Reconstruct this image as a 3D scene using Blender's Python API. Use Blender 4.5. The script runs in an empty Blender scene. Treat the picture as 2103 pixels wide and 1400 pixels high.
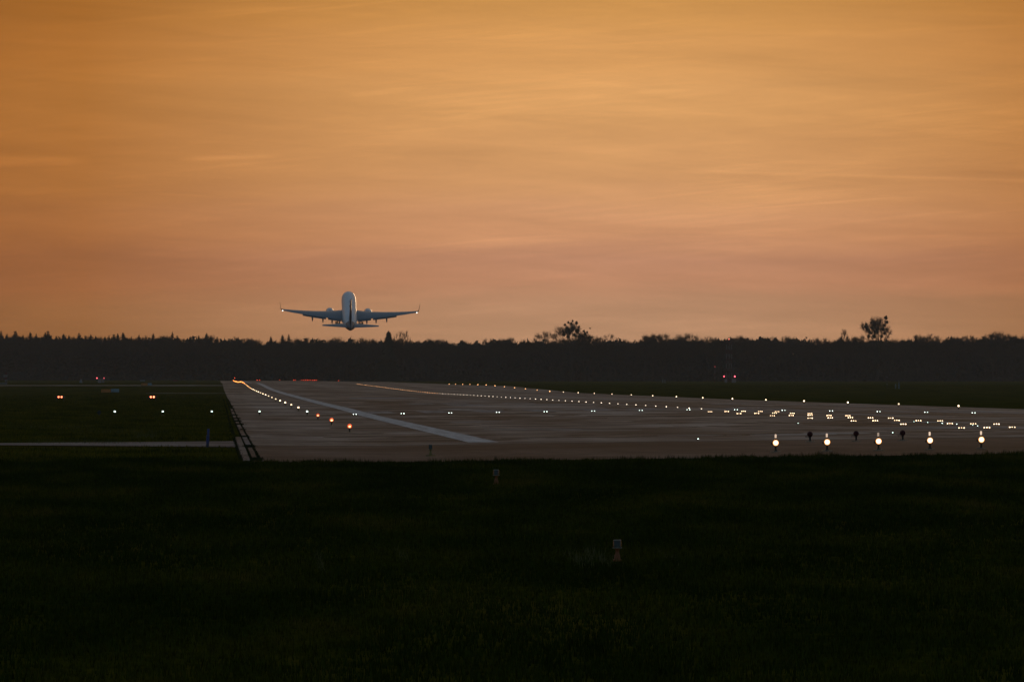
import bpy, math, random
import numpy as np
from mathutils import Vector, Matrix

SC = bpy.context.scene
COL = SC.collection
RAD = math.radians
rng = np.random.default_rng(7)
random.seed(7)

# ------------------------------------------------------------------ camera
# Y runs along the runway axis away from the camera, X to the right, metres.
FPX = 18350.0            # focal length in photograph pixels (2103 px wide)
XV, YH = 445.5, 781.0    # runway vanishing point, horizon line
CAMZ = 2.21
cam_d = bpy.data.cameras.new('camera')
cam = bpy.data.objects.new('camera', cam_d)
COL.objects.link(cam)
cam_d.sensor_width = 36.0
cam_d.lens = FPX / 2103.0 * 36.0
cam_d.clip_start = 1.0
cam_d.clip_end = 20000.0
cam.location = (0, 0, CAMZ)
cam.rotation_euler = (RAD(90) + math.atan((YH - 700) / FPX), 0, -math.atan((1051.5 - XV) / FPX))
SC.camera = cam

# ------------------------------------------------------------------ sky
SUN_EL, SUN_AZ = RAD(4.0), RAD(7.0)
world = bpy.data.worlds.new('World')
SC.world = world
world.use_nodes = True
nt = world.node_tree
nt.nodes.clear()


def N(tree, typ, **kw):
    n = tree.nodes.new(typ)
    for k, v in kw.items():
        setattr(n, k, v)
    return n


def mth(tree, op, a, b=None, c=None, clamp=False):
    n = tree.nodes.new('ShaderNodeMath')
    n.operation = op
    n.use_clamp = clamp
    for i, v in enumerate((a, b, c)):
        if v is None:
            continue
        if isinstance(v, (int, float)):
            n.inputs[i].default_value = v
        else:
            tree.links.new(v, n.inputs[i])
    return n.outputs[0]


def ramp(tree, fac, stops, interp='LINEAR'):
    r = tree.nodes.new('ShaderNodeValToRGB')
    r.color_ramp.interpolation = interp
    el = r.color_ramp.elements
    while len(el) < len(stops):
        el.new(0.5)
    for e, (p, c) in zip(el, stops):
        e.position = p
        e.color = (c[0], c[1], c[2], 1) if not isinstance(c, (int, float)) else (c, c, c, 1)
    tree.links.new(fac, r.inputs[0])
    return r.outputs[0]


def mixc(tree, fac, a, b, mode='MIX'):
    n = tree.nodes.new('ShaderNodeMix')
    n.data_type = 'RGBA'
    n.blend_type = mode
    for key, v in ((0, fac), (6, a), (7, b)):
        if isinstance(v, (int, float)):
            n.inputs[key].default_value = v
        elif isinstance(v, tuple):
            n.inputs[key].default_value = (v[0], v[1], v[2], 1)
        else:
            tree.links.new(v, n.inputs[key])
    return n.outputs[2]


def noise(tree, vec, scale, detail=4, rough=0.55, dist=0.0):
    n = tree.nodes.new('ShaderNodeTexNoise')
    n.inputs['Scale'].default_value = scale
    n.inputs['Detail'].default_value = detail
    n.inputs['Roughness'].default_value = rough
    n.inputs['Distortion'].default_value = dist
    tree.links.new(vec, n.inputs['Vector'])
    return n.outputs[0]


SKY_STRENGTH = 0.15
out = N(nt, 'ShaderNodeOutputWorld')
bg = N(nt, 'ShaderNodeBackground')
nt.links.new(bg.outputs[0], out.inputs[0])
sky = N(nt, 'ShaderNodeTexSky')
sky.sky_type = 'NISHITA'
sky.sun_disc = False
sky.sun_elevation = SUN_EL
sky.sun_rotation = SUN_AZ
sky.air_density = 1.0
sky.dust_density = 2.0
sky.ozone_density = 2.0
tc = N(nt, 'ShaderNodeTexCoord')
sep = N(nt, 'ShaderNodeSeparateXYZ')
nt.links.new(tc.outputs['Generated'], sep.inputs[0])
sx, sy, sz = sep.outputs
el = mth(nt, 'MULTIPLY', mth(nt, 'ARCSINE', sz), 180 / math.pi)          # elevation, degrees
az = mth(nt, 'MULTIPLY', mth(nt, 'ARCTAN2', sx, sy), 180 / math.pi)      # azimuth from the runway axis
# long thin cirrus streaks
cv = N(nt, 'ShaderNodeCombineXYZ')
tilt = mth(nt, 'MULTIPLY_ADD', az, -0.035, el)
nt.links.new(mth(nt, 'MULTIPLY', az, 0.30), cv.inputs[0])
nt.links.new(mth(nt, 'MULTIPLY', tilt, 2.6), cv.inputs[1])
s1 = noise(nt, cv.outputs[0], 1.25, 5, 0.6, 0.7)
cv2 = N(nt, 'ShaderNodeCombineXYZ')
tilt2 = mth(nt, 'MULTIPLY_ADD', az, 0.05, el)
nt.links.new(mth(nt, 'MULTIPLY', az, 0.42), cv2.inputs[0])
nt.links.new(mth(nt, 'MULTIPLY', tilt2, 5.5), cv2.inputs[1])
cv2.inputs[2].default_value = 3.7
s2 = noise(nt, cv2.outputs[0], 1.5, 6, 0.62, 0.5)
# veil colour with height, bent a little by the streaks so the bands are not ruled lines
elw = mth(nt, 'MULTIPLY_ADD', mth(nt, 'SUBTRACT', s1, 0.5), 0.30, el)
veil = ramp(nt, mth(nt, 'DIVIDE', elw, 40.0, clamp=True), [
    (0.0000, (0.457, 0.245, 0.135)),
    (0.0102, (0.457, 0.245, 0.133)),
    (0.0137, (0.479, 0.241, 0.133)),
    (0.0155, (0.513, 0.241, 0.130)),
    (0.0182, (0.468, 0.226, 0.125)),
    (0.0202, (0.479, 0.226, 0.127)),
    (0.0218, (0.568, 0.260, 0.133)),
    (0.0233, (0.568, 0.272, 0.133)),
    (0.0262, (0.561, 0.276, 0.133)),
    (0.0336, (0.586, 0.293, 0.117)),
    (0.0454, (0.605, 0.306, 0.110)),
    (0.0532, (0.593, 0.289, 0.094)),
    (0.0610, (0.519, 0.249, 0.068)),
    (0.100, (0.520, 0.250, 0.075)),
    (0.300, (0.420, 0.240, 0.110)),
    (0.700, (0.300, 0.200, 0.130)),
    (1.000, (0.220, 0.170, 0.130))], 'EASE')
cv3 = N(nt, 'ShaderNodeCombineXYZ')
tilt3 = mth(nt, 'MULTIPLY_ADD', az, -0.09, el)
nt.links.new(mth(nt, 'MULTIPLY', az, 0.55), cv3.inputs[0])
nt.links.new(mth(nt, 'MULTIPLY', tilt3, 13.0), cv3.inputs[1])
cv3.inputs[2].default_value = 8.1
s3 = noise(nt, cv3.outputs[0], 1.3, 6, 0.65, 0.8)
wisp = mth(nt, 'MULTIPLY', ramp(nt, s3, [(0.50, 0.0), (0.72, 1.0)]), 0.12)
st = mth(nt, 'ADD', mth(nt, 'MULTIPLY_ADD', s1, 0.30, 0.85), mth(nt, 'MULTIPLY_ADD', s2, 0.34, -0.17))
st = mth(nt, 'ADD', st, mth(nt, 'MULTIPLY', wisp, ramp(nt, s1, [(0.4, 0.2), (0.6, 1.0)])))


def trail(x0, x1, y0, slope, wid, amp):
    """an old condensation trail: soft broken line low over the horizon"""
    a0, a1 = (x0 - XV) / FPX * 57.2958, (x1 - XV) / FPX * 57.2958
    e0 = (YH - y0) / FPX * 57.2958
    d_ = mth(nt, 'SUBTRACT', mth(nt, 'MULTIPLY_ADD', mth(nt, 'SUBTRACT', az, a0), slope, el), e0)
    d_ = mth(nt, 'MULTIPLY_ADD', mth(nt, 'SUBTRACT', s3, 0.5), wid * 2.2, d_)
    g_ = mth(nt, 'EXPONENT', mth(nt, 'MULTIPLY', mth(nt, 'MULTIPLY', d_, d_), -1 / (2 * wid * wid)))
    m0 = mth(nt, 'MULTIPLY_ADD', mth(nt, 'SUBTRACT', az, a0), 6.0, 0.5, clamp=True)
    m1 = mth(nt, 'MULTIPLY_ADD', mth(nt, 'SUBTRACT', a1, az), 6.0, 0.5, clamp=True)
    return mth(nt, 'MULTIPLY', mth(nt, 'MULTIPLY', g_, amp), mth(nt, 'MULTIPLY', mth(nt, 'MULTIPLY', m0, m1), s2))


for tr in ((-400, 165, 321, 0.02, 0.022, 0.36), (385, 560, 327, -0.03, 0.011, 0.34), (1450, 2600, 352, 0.03, 0.008, 0.20), (325, 420, 398, 0.06, 0.006, 0.2)):
    st = mth(nt, 'ADD', st, trail(*tr))
veil = mixc(nt, 1.0, veil, st, 'MULTIPLY')
# afterglow: strongest round the azimuth where the sun went down
da = mth(nt, 'SUBTRACT', az, 2.55)
g = mth(nt, 'EXPONENT', mth(nt, 'MULTIPLY', mth(nt, 'MULTIPLY', da, da), -1 / (2 * 2.9 ** 2)))
glow = ramp(nt, g, [(0.0, (0.41, 0.235, 0.085)), (0.5, (0.73, 0.545, 0.31)), (1.0, (1.22, 1.20, 1.18))])
veil = mixc(nt, 1.0, veil, glow, 'MULTIPLY')
# the veil lies low over the sunset side, the dusk sky takes over above and behind
low = ramp(nt, mth(nt, 'DIVIDE', mth(nt, 'MAXIMUM', el, 0.0), 40.0, clamp=True), [(0.0, 1.0), (0.12, 1.0), (0.85, 0.0)], 'EASE')
front = ramp(nt, mth(nt, 'DIVIDE', mth(nt, 'ABSOLUTE', da), 180.0), [(0.0, 1.0), (0.12, 0.95), (0.45, 0.0)], 'EASE')
fac = mth(nt, 'MULTIPLY', low, front, clamp=True)
dome = mixc(nt, 1.0, sky.outputs[0], (SKY_STRENGTH, SKY_STRENGTH, SKY_STRENGTH), 'MULTIPLY')
nt.links.new(mixc(nt, fac, dome, veil), bg.inputs[0])
bg.inputs[1].default_value = 1.0

# ------------------------------------------------------------------ sun (just setting, seen against)
sd = bpy.data.lights.new('sun', 'SUN')
sun = bpy.data.objects.new('sun', sd)
COL.objects.link(sun)
sd.energy = 0.22
sd.angle = RAD(8.0)
sd.color = (1.0, 0.62, 0.34)
sdir = Vector((math.sin(SUN_AZ) * math.cos(SUN_EL), math.cos(SUN_AZ) * math.cos(SUN_EL), math.sin(SUN_EL)))
sun.rotation_euler = sdir.to_track_quat('Z', 'Y').to_euler()
sun.location = (0, -20, 40)

vs = SC.view_settings
vs.view_transform = 'Standard'
vs.look = 'None'
vs.exposure = 0.0
vs.gamma = 1.0
vs.use_curve_mapping = False
SC.cycles.use_denoising = True
SC.cycles.sample_clamp_indirect = 1.0
SC.cycles.max_bounces = 5
SC.cycles.volume_bounces = 0

# ------------------------------------------------------------------ materials
MATS = {}


def base_mat(name, col, rough=0.6, metal=0.0, spec=0.5, vary=0.25, scale=4.0, coords='Object', bump=0.0):
    if name in MATS:
        return MATS[name]
    m = bpy.data.materials.new(name)
    m.use_nodes = True
    t = m.node_tree
    b = t.nodes['Principled BSDF']
    c = N(t, 'ShaderNodeTexCoord')
    n1 = noise(t, c.outputs[coords], scale, 5, 0.6)
    lo = tuple(x * (1 - vary) for x in col)
    hi = tuple(min(1, x * (1 + vary)) for x in col)
    t.links.new(ramp(t, n1, [(0.3, lo), (0.7, hi)]), b.inputs['Base Color'])
    b.inputs['Roughness'].default_value = rough
    b.inputs['Metallic'].default_value = metal
    b.inputs['Specular IOR Level'].default_value = spec
    if bump:
        bn = N(t, 'ShaderNodeBump')
        bn.inputs['Strength'].default_value = bump
        t.links.new(n1, bn.inputs['Height'])
        t.links.new(bn.outputs[0], b.inputs['Normal'])
    MATS[name] = m
    return m


def glow_mat(name, col, strength, sampled=False):
    if name in MATS:
        return MATS[name]
    m = bpy.data.materials.new(name)
    m.use_nodes = True
    b = m.node_tree.nodes['Principled BSDF']
    b.inputs['Base Color'].default_value = (col[0] * .5, col[1] * .5, col[2] * .5, 1)
    b.inputs['Emission Color'].default_value = (col[0], col[1], col[2], 1)
    oi = N(m.node_tree, 'ShaderNodeObjectInfo')
    m.node_tree.links.new(mth(m.node_tree, 'MULTIPLY_ADD', oi.outputs['Random'], strength * (0.3 if sampled else 0.9), strength * (0.85 if sampled else 0.5)), b.inputs['Emission Strength'])
    b.inputs['Roughness'].default_value = 0.3
    m.cycles.emission_sampling = 'AUTO' if sampled else 'NONE'
    MATS[name] = m
    return m


# ------------------------------------------------------------------ mesh building
class MB:
    """collects faces, then becomes one mesh"""

    def __init__(self):
        self.v, self.f, self.m, self.mats, self.sm = [], [], [], [], []

    def mi(self, mat):
        if mat not in self.mats:
            self.mats.append(mat)
        return self.mats.index(mat)

    def add(self, vs_, fs, mat, smooth=False):
        o = len(self.v)
        self.v += [tuple(p) for p in vs_]
        k = self.mi(mat)
        for f in fs:
            self.f.append(tuple(o + i for i in f))
            self.m.append(k)
            self.sm.append(smooth)
        return self

    def box(self, c, s, mat, taper=1.0):
        x, y, z = (q / 2 for q in s)
        p = []
        for dz, t in ((-z, 1.0), (z, taper)):
            for dx, dy in ((-x, -y), (x, -y), (x, y), (-x, y)):
                p.append((c[0] + dx * t, c[1] + dy * t, c[2] + dz))
        return self.add(p, [(3, 2, 1, 0), (4, 5, 6, 7), (0, 1, 5, 4), (1, 2, 6, 5), (2, 3, 7, 6), (3, 0, 4, 7)], mat)

    def tube(self, pts, radii, mat, n=8, cap=True, smooth=True):
        pts = [Vector(p) for p in pts]
        vv, ff = [], []
        for i, p in enumerate(pts):
            a = pts[max(i - 1, 0)]
            b = pts[min(i + 1, len(pts) - 1)]
            d = (b - a).normalized()
            u = d.orthogonal().normalized()
            w = d.cross(u)
            for k in range(n):
                t = 2 * math.pi * k / n
                vv.append(p + (u * math.cos(t) + w * math.sin(t)) * radii[i])
            if i:
                for k in range(n):
                    k2 = (k + 1) % n
                    ff.append(((i - 1) * n + k, (i - 1) * n + k2, i * n + k2, i * n + k))
        self.add(vv, ff, mat, smooth)
        if cap:
            self.add(vv[:n], [tuple(range(n))[::-1]], mat)
            self.add(vv[-n:], [tuple(range(n))], mat)
        return self

    def lathe(self, c, prof, mat, n=16, axis='Z', smooth=True):
        """prof: list of (along, radius)"""
        vv, ff = [], []
        for i, (h, r) in enumerate(prof):
            for k in range(n):
                t = 2 * math.pi * k / n
                a, b = r * math.cos(t), r * math.sin(t)
                if axis == 'Z':
                    q = (a, b, h)
                elif axis == 'Y':
                    q = (b, h, a)
                else:
                    q = (h, a, b)
                vv.append((c[0] + q[0], c[1] + q[1], c[2] + q[2]))
            if i:
                for k in range(n):
                    k2 = (k + 1) % n
                    ff.append(((i - 1) * n + k, (i - 1) * n + k2, i * n + k2, i * n + k))
        self.add(vv, ff, mat, smooth)
        if prof[0][1] > 1e-4:
            self.add(vv[:n], [tuple(range(n))[::-1]], mat)
        if prof[-1][1] > 1e-4:
            self.add(vv[-n:], [tuple(range(n))], mat)
        return self

    def loft(self, rings, mat, smooth=True, cap=True):
        n = len(rings[0])
        vv = [p for r in rings for p in r]
        ff = []
        for i in range(1, len(rings)):
            for k in range(n):
                k2 = (k + 1) % n
                ff.append(((i - 1) * n + k, (i - 1) * n + k2, i * n + k2, i * n + k))
        self.add(vv, ff, mat, smooth)
        if cap:
            self.add(rings[0], [tuple(range(n))[::-1]], mat)
            self.add(rings[-1], [tuple(range(n))], mat)
        return self

    def mesh(self, name):
        me = bpy.data.meshes.new(name)
        me.from_pydata(self.v, [], self.f)
        for m in self.mats:
            me.materials.append(m)
        me.polygons.foreach_set('material_index', self.m)
        me.polygons.foreach_set('use_smooth', self.sm)
        me.update()
        return me


def fast_mesh(name, verts, tris, mats, midx=None):
    """numpy arrays -> triangle mesh"""
    me = bpy.data.meshes.new(name)
    nv, nf = len(verts), len(tris)
    me.vertices.add(nv)
    me.vertices.foreach_set('co', np.asarray(verts, dtype=np.float32).ravel())
    me.loops.add(nf * 3)
    me.loops.foreach_set('vertex_index', np.asarray(tris, dtype=np.int32).ravel())
    me.polygons.add(nf)
    me.polygons.foreach_set('loop_start', np.arange(0, nf * 3, 3, dtype=np.int32))
    for m in mats:
        me.materials.append(m)
    if midx is not None:
        me.polygons.foreach_set('material_index', np.asarray(midx, dtype=np.int32))
    me.update()
    return me


def obj(name, me, parent=None, loc=None):
    o = bpy.data.objects.new(name, me.mesh(name) if isinstance(me, MB) else me)
    COL.objects.link(o)
    if parent is not None:
        o.parent = parent
    if loc is not None:
        o.location = loc
    return o


def tag(o, label, cat, group=None):
    o['label'] = label
    o['category'] = cat
    if group:
        o['group'] = group
    return o


def thing(name, label, cat, loc, group=None, rz=0.0):
    o = bpy.data.objects.new(name, None)
    COL.objects.link(o)
    o.location = loc
    o.rotation_euler = (0, 0, rz)
    return tag(o, label, cat, group)


def struct(name, me):
    o = obj(name, me)
    o['kind'] = 'structure'
    return o


ORD = ['first', 'second', 'third', 'fourth', 'fifth', 'sixth', 'seventh', 'eighth', 'ninth', 'tenth', 'eleventh',
       'twelfth', 'thirteenth', 'fourteenth', 'fifteenth', 'sixteenth', 'seventeenth', 'eighteenth', 'nineteenth',
       'twentieth', 'twenty-first', 'twenty-second', 'twenty-third', 'twenty-fourth', 'twenty-fifth', 'twenty-sixth', 'twenty-seventh', 'twenty-eighth']

# ------------------------------------------------------------------ terrain
XL, XC, XR = 5.67, 31.2, 56.7       # left light row, crown, right light row
DG = np.concatenate([np.arange(-600, 60, 60), np.arange(60, 3600, 12), np.arange(3600, 6001, 100)]).astype(float)


def prof(pts, sm=True):
    p = np.array(pts)
    fine = np.arange(-600, 6001, 6.0)
    z = np.interp(fine, p[:, 0], p[:, 1])
    if sm:
        k = np.hanning(23)
        k /= k.sum()
        zs = np.convolve(np.pad(z, 11, mode='edge'), k, mode='valid')
        w = np.clip((fine - 330) / 200, 0, 1)
        k2 = np.hanning(7)
        k2 /= k2.sum()
        zn = np.convolve(np.pad(z, 3, mode='edge'), k2, mode='valid')
        z = zn * (1 - w) + zs * w
    return np.interp(DG, fine, z)


NEAR = [(-600, -1.7), (0, -1.65), (60, -1.5), (100, -1.12), (142, -0.645), (202, -0.12), (235, -0.02)]
PL = prof(NEAR + [(262, 0), (562, 0), (613, .08), (852, .16), (1089, .31), (1276, .44), (1518, .66), (1727, 1.1), (1883, 1.45),
                  (2071, 1.66), (2412, 1.5), (2929, 1.75), (3141, 2.0), (3400, 2.2), (6000, 2.6)])
PC = prof([(d, z + 0.34 * max(0, min(1, (d - 80) / 160))) for d, z in NEAR] +
          [(262, .34), (575, .36), (680, .37), (1116, .37), (1302, .36), (1557, .68), (1727, 1.0), (1977, 1.36), (2100, 1.48),
           (2412, 1.5), (3141, 2.0), (3400, 2.1), (6000, 2.6)])
PR = prof(NEAR + [(262, 0.02), (682, .02), (1040, -.06), (1515, .08), (1885, 1.05), (2191, 1.1), (2600, 1.35), (3058, 1.54),
                  (3400, 1.8), (6000, 2.6)])


def zf(X, D):
    X = np.asarray(X, float)
    D = np.asarray(D, float)
    l, c, r = np.interp(D, DG, PL), np.interp(D, DG, PC), np.interp(D, DG, PR)
    t1 = np.clip((X - XL) / (XC - XL), 0, 1)
    t2 = np.clip((X - XC) / (XR - XC), 0, 1)
    return l + (c - l) * t1 + (r - c) * t2


def gx(px, D):
    return (px - XV) * D / FPX


def ground(px, D, dz=0.0):
    X = gx(px, D)
    return (X, D, float(zf(X, D)) + dz)


GX = sorted(set([-3000, -1200, -600, -300, -150, -80, -40, -20, -10, -4] + [round(float(q), 3) for q in np.linspace(0, 64, 33)] +
                [XL, XC, XR, 80, 120, 200, 350, 600, 1200, 3000]))


def sheet(x0, x1, d0, d1, dz, mat, skew=None, thick=0.0):
    """strip of the terrain between x0..x1 and d0..d1, dz above it; skew(d)->shift of both edges"""
    xs = [x0] + [x for x in GX if x0 + 1e-3 < x < x1 - 1e-3] + [x1]
    ds = [d0] + [d for d in DG if d0 + 1e-3 < d < d1 - 1e-3] + [d1]
    Xg, Dg = np.meshgrid(xs, ds)
    if skew is not None:
        Xg = Xg + skew(Dg)
    Z = zf(Xg, Dg) + dz
    vv = np.stack([Xg.ravel(), Dg.ravel(), Z.ravel()], 1)
    nx = len(xs)
    ff = []
    for j in range(len(ds) - 1):
        for i in range(nx - 1):
            a = j * nx + i
            ff.append((a, a + 1, a + nx + 1, a + nx))
    mb = MB()
    mb.add([tuple(map(float, p)) for p in vv], ff, mat, True)
    if thick:
        loop = list(range(nx)) + [j * nx + nx - 1 for j in range(1, len(ds))] + [(len(ds) - 1) * nx + i for i in range(nx - 2, -1, -1)] + \
               [j * nx for j in range(len(ds) - 2, 0, -1)]
        sk, fs = [], []
        for a in loop:
            sk += [tuple(map(float, vv[a])), (float(vv[a][0]), float(vv[a][1]), float(vv[a][2]) - thick)]
        n = len(loop)
        for i in range(n):
            k = (i + 1) % n
            fs.append((2 * i + 1, 2 * k + 1, 2 * k, 2 * i))
        mb.add(sk, fs, mat)
    return mb


def mat_ground():
    m = bpy.data.materials.new('meadow_soil')
    m.use_nodes = True
    t = m.node_tree
    b = t.nodes['Principled BSDF']
    c = N(t, 'ShaderNodeTexCoord')
    mp = N(t, 'ShaderNodeMapping')
    mp.inputs['Scale'].default_value = (0.22, 0.045, 0.2)
    t.links.new(c.outputs['Object'], mp.inputs[0])
    n1 = noise(t, mp.outputs[0], 1.0, 6, 0.62)
    n2 = noise(t, c.outputs['Object'], 1.3, 5, 0.6)
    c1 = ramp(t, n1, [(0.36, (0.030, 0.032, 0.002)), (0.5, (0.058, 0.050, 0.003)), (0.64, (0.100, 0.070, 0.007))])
    c2 = ramp(t, n2, [(0.3, 0.55), (0.7, 1.35)])
    t.links.new(mixc(t, 1.0, c1, c2, 'MULTIPLY'), b.inputs['Base Color'])
    b.inputs['Roughness'].default_value = 1.0
    b.inputs['Specular IOR Level'].default_value = 0.0
    return m


def mat_asphalt(name, dark, mid, light, crack=0.6, rough=0.85, spec=0.22, off=0.0):
    m = bpy.data.materials.new(name)
    m.use_nodes = True
    t = m.node_tree
    b = t.nodes['Principled BSDF']
    c = N(t, 'ShaderNodeTexCoord')

    def mapped(sx_, sy_, o=0.0):
        mp = N(t, 'ShaderNodeMapping')
        mp.inputs['Scale'].default_value = (sx_, sy_, 1)
        mp.inputs['Location'].default_value = (off + o, off * 2 + o, 0)
        t.links.new(c.outputs['Object'], mp.inputs[0])
        return mp.outputs[0]
    n1 = noise(t, mapped(0.10, 0.022), 1.0, 6, 0.6)            # broad patches of old and new paving
    n2 = noise(t, mapped(0.16, 0.05, 5.1), 1.0, 5, 0.62, 0.6)  # streaks across the paving
    n3 = noise(t, mapped(0.11, 0.06, 9.3), 1.0, 5, 0.62, 0.8)    # dark sealed patches and joints
    n6 = noise(t, mapped(0.07, 0.05, 17.7), 1.0, 4, 0.6, 0.5)     # pale resurfaced patches
    n4 = noise(t, mapped(0.30, 0.0022, 2.3), 1.0, 4, 0.6)       # rubber and wheel tracks along the axis
    n5 = noise(t, c.outputs['Object'], 14.0, 3, 0.6)            # grain of the aggregate
    col = ramp(t, n1, [(0.38, dark), (0.5, mid), (0.62, light)])
    col = mixc(t, 1.0, col, ramp(t, n2, [(0.40, 0.66), (0.5, 1.03), (0.60, 1.35)]), 'MULTIPLY')
    col = mixc(t, 1.0, col, ramp(t, n4, [(0.38, 0.72), (0.6, 1.12)]), 'MULTIPLY')
    col = mixc(t, 1.0, col, ramp(t, n5, [(0.2, 0.85), (0.8, 1.15)]), 'MULTIPLY')
    ck = ramp(t, n3, [(0.38, 1 - crack), (0.425, 1.0)])
    col = mixc(t, 1.0, col, ramp(t, n6, [(0.56, 1.0), (0.60, 1.0 + crack * .45)]), 'MULTIPLY')
    col = mixc(t, 1.0, col, ck, 'MULTIPLY')
    t.links.new(col, b.inputs['Base Color'])
    b.inputs['Roughness'].default_value = rough
    b.inputs['Specular IOR Level'].default_value = spec
    bn = N(t, 'ShaderNodeBump')
    bn.inputs['Strength'].default_value = 0.25
    bn.inputs['Distance'].default_value = 0.01
    t.links.new(n5, bn.inputs['Height'])
    t.links.new(bn.outputs[0], b.inputs['Normal'])
    return m


def mat_paint(name, col, wear=0.5):
    m = bpy.data.materials.new(name)
    m.use_nodes = True
    t = m.node_tree
    b = t.nodes['Principled BSDF']
    c = N(t, 'ShaderNodeTexCoord')
    mp = N(t, 'ShaderNodeMapping')
    mp.inputs['Scale'].default_value = (2.2, 0.12, 1)
    t.links.new(c.outputs['Object'], mp.inputs[0])
    n1 = noise(t, mp.outputs[0], 1.0, 6, 0.68)
    worn = tuple(q * (1 - wear) for q in col)
    t.links.new(ramp(t, n1, [(0.32, worn), (0.60, col)]), b.inputs['Base Color'])
    b.inputs['Roughness'].default_value = 0.95
    b.inputs['Specular IOR Level'].default_value = 0.05
    return m


M_ground = mat_ground()
M_runway = mat_asphalt('runway_asphalt', (0.120, 0.088, 0.066), (0.215, 0.160, 0.122), (0.310, 0.240, 0.188), 0.75, 0.95, 0.04)
M_stop = mat_asphalt('stopway_asphalt', (0.048, 0.033, 0.026), (0.076, 0.052, 0.041), (0.115, 0.082, 0.064), 0.35, 0.95, 0.03, 31.0)
M_conc = mat_asphalt('path_concrete', (0.095, 0.092, 0.085), (0.135, 0.130, 0.122), (0.175, 0.170, 0.158), 0.25, 0.95, 0.04, 57.0)
M_slab = mat_asphalt('slab_concrete', (0.11, 0.09, 0.075), (0.155, 0.13, 0.108), (0.21, 0.18, 0.15), 0.3, 0.95, 0.04, 83.0)
M_white = mat_paint('white_line_paint', (0.60, 0.56, 0.51))
M_faded = mat_paint('faded_line_paint', (0.26, 0.25, 0.24), 0.6)

struct('ground', sheet(-3000, 3000, -600, 6000, -0.035, M_ground))
struct('runway', sheet(1.2, 61.5, 305, 3230, 0.0, M_runway, thick=0.06))
struct('stopway', sheet(1.02, 61.5, 245, 304.98, -0.006, M_stop, thick=0.06))

# concrete path running off to the left, narrowing away from the runway
pp = MB()
pts = []
for i in range(25):
    t = i / 24
    X = 0.68 - 40.0 * t
    da_ = 298 + 9.5 * min(1, t * 4.6)
    db_ = 327 - 10.0 * min(1, t * 4.6)
    for q in range(4):
        d = da_ + (db_ - da_) * q / 3
        pts.append((X, d, float(zf(X, d)) - 0.004))
pp.add(pts, [(4 * i + q, 4 * i + q + 1, 4 * i + q + 5, 4 * i + q + 4) for i in range(24) for q in range(3)], M_conc, True)
struct('path', pp)
struct('taxiway', sheet(-600, 1.15, 1754, 1812, -0.012, M_conc))
struct('service_road', sheet(-10, 1.15, 1246, 1266, -0.012, M_conc))

# painted markings, thin sheets on the asphalt
def marking(name, x0, x1, d0, d1, mat):
    return struct(name, sheet(x0, x1, d0, d1, 0.006, mat))


marking('edge_stripe', 8.80, 9.85, 312, 3200, M_white)
marking('edge_stripe', 52.5, 53.5, 420, 3200, M_faded)
for k in range(8):
    off = 1.9 + k * 3.55
    if off > 21:
        break
    marking('threshold_bar', XC + off, XC + off + 1.75, 572, 602, M_faded)
    marking('threshold_bar', XC - off - 1.75, XC - off, 572, 602, M_faded)
marking('runway_marking', 18.4, 21.0, 690, 716, M_faded)
for xa in (14.2, 40.4):
    marking('aiming_point_bar', xa, xa + 7.5, 940, 990, M_faded)
for dd in (712, 1130):
    for xa in (16.0, 19.0, 41.5, 44.5):
        marking('touchdown_bar', xa, xa + 2.2, dd + 30, dd + 52, M_faded)
for k in range(30):
    marking('centre_dash', XC + 0.6, XC + 1.1, 640 + k * 60, 670 + k * 60, M_faded)

# repairs: irregular dark sealed patches and a few pale ones, each its own piece of the runway
RUN = bpy.data.objects['runway']
M_tar = mat_asphalt('sealed_tar', (0.030, 0.024, 0.019), (0.046, 0.037, 0.029), (0.070, 0.056, 0.044), 0.3, 0.9, 0.05, 11.0)
M_pale = mat_asphalt('pale_repair', (0.20, 0.18, 0.155), (0.27, 0.24, 0.21), (0.34, 0.31, 0.27), 0.3, 0.95, 0.04, 23.0)
pr = random.Random(5)


def patch(X, d, w, l, mat):
    up, dn = [], []
    n = 9
    ph = pr.uniform(0, 6)
    for q in range(n):
        u = q / (n - 1)
        x = X + (u - .5) * w
        env = math.sin(math.pi * (0.06 + .88 * u)) ** .5
        mid = d + l * .35 * math.sin(ph + u * pr.uniform(2, 4))
        h = l * .5 * env * pr.uniform(.55, 1.1)
        for lst, dd in ((up, mid + h), (dn, mid - h)):
            lst.append((x, dd, float(zf(x, dd)) + .003))
    m = MB()
    m.add(dn + up, [(q, q + 1, n + q + 1, n + q) for q in range(n - 1)], mat)
    obj('patch', m, RUN)


for q in range(130):
    d = 330 + 520 * pr.random() ** 1.5
    X = pr.uniform(6.0, min(57, gx(2150, d)))
    patch(X, d, pr.uniform(.8, 4.5) * (1 if d < 500 else 1.6), pr.uniform(5, 11) * (d / 400) ** 2, M_tar)
for q in range(30):
    d = 330 + 800 * pr.random() ** 1.4
    X = pr.uniform(11, min(57, gx(2150, d)))
    patch(X, d, pr.uniform(2.0, 7.0), pr.uniform(8, 16) * (d / 450) ** 2, M_pale)

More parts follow.
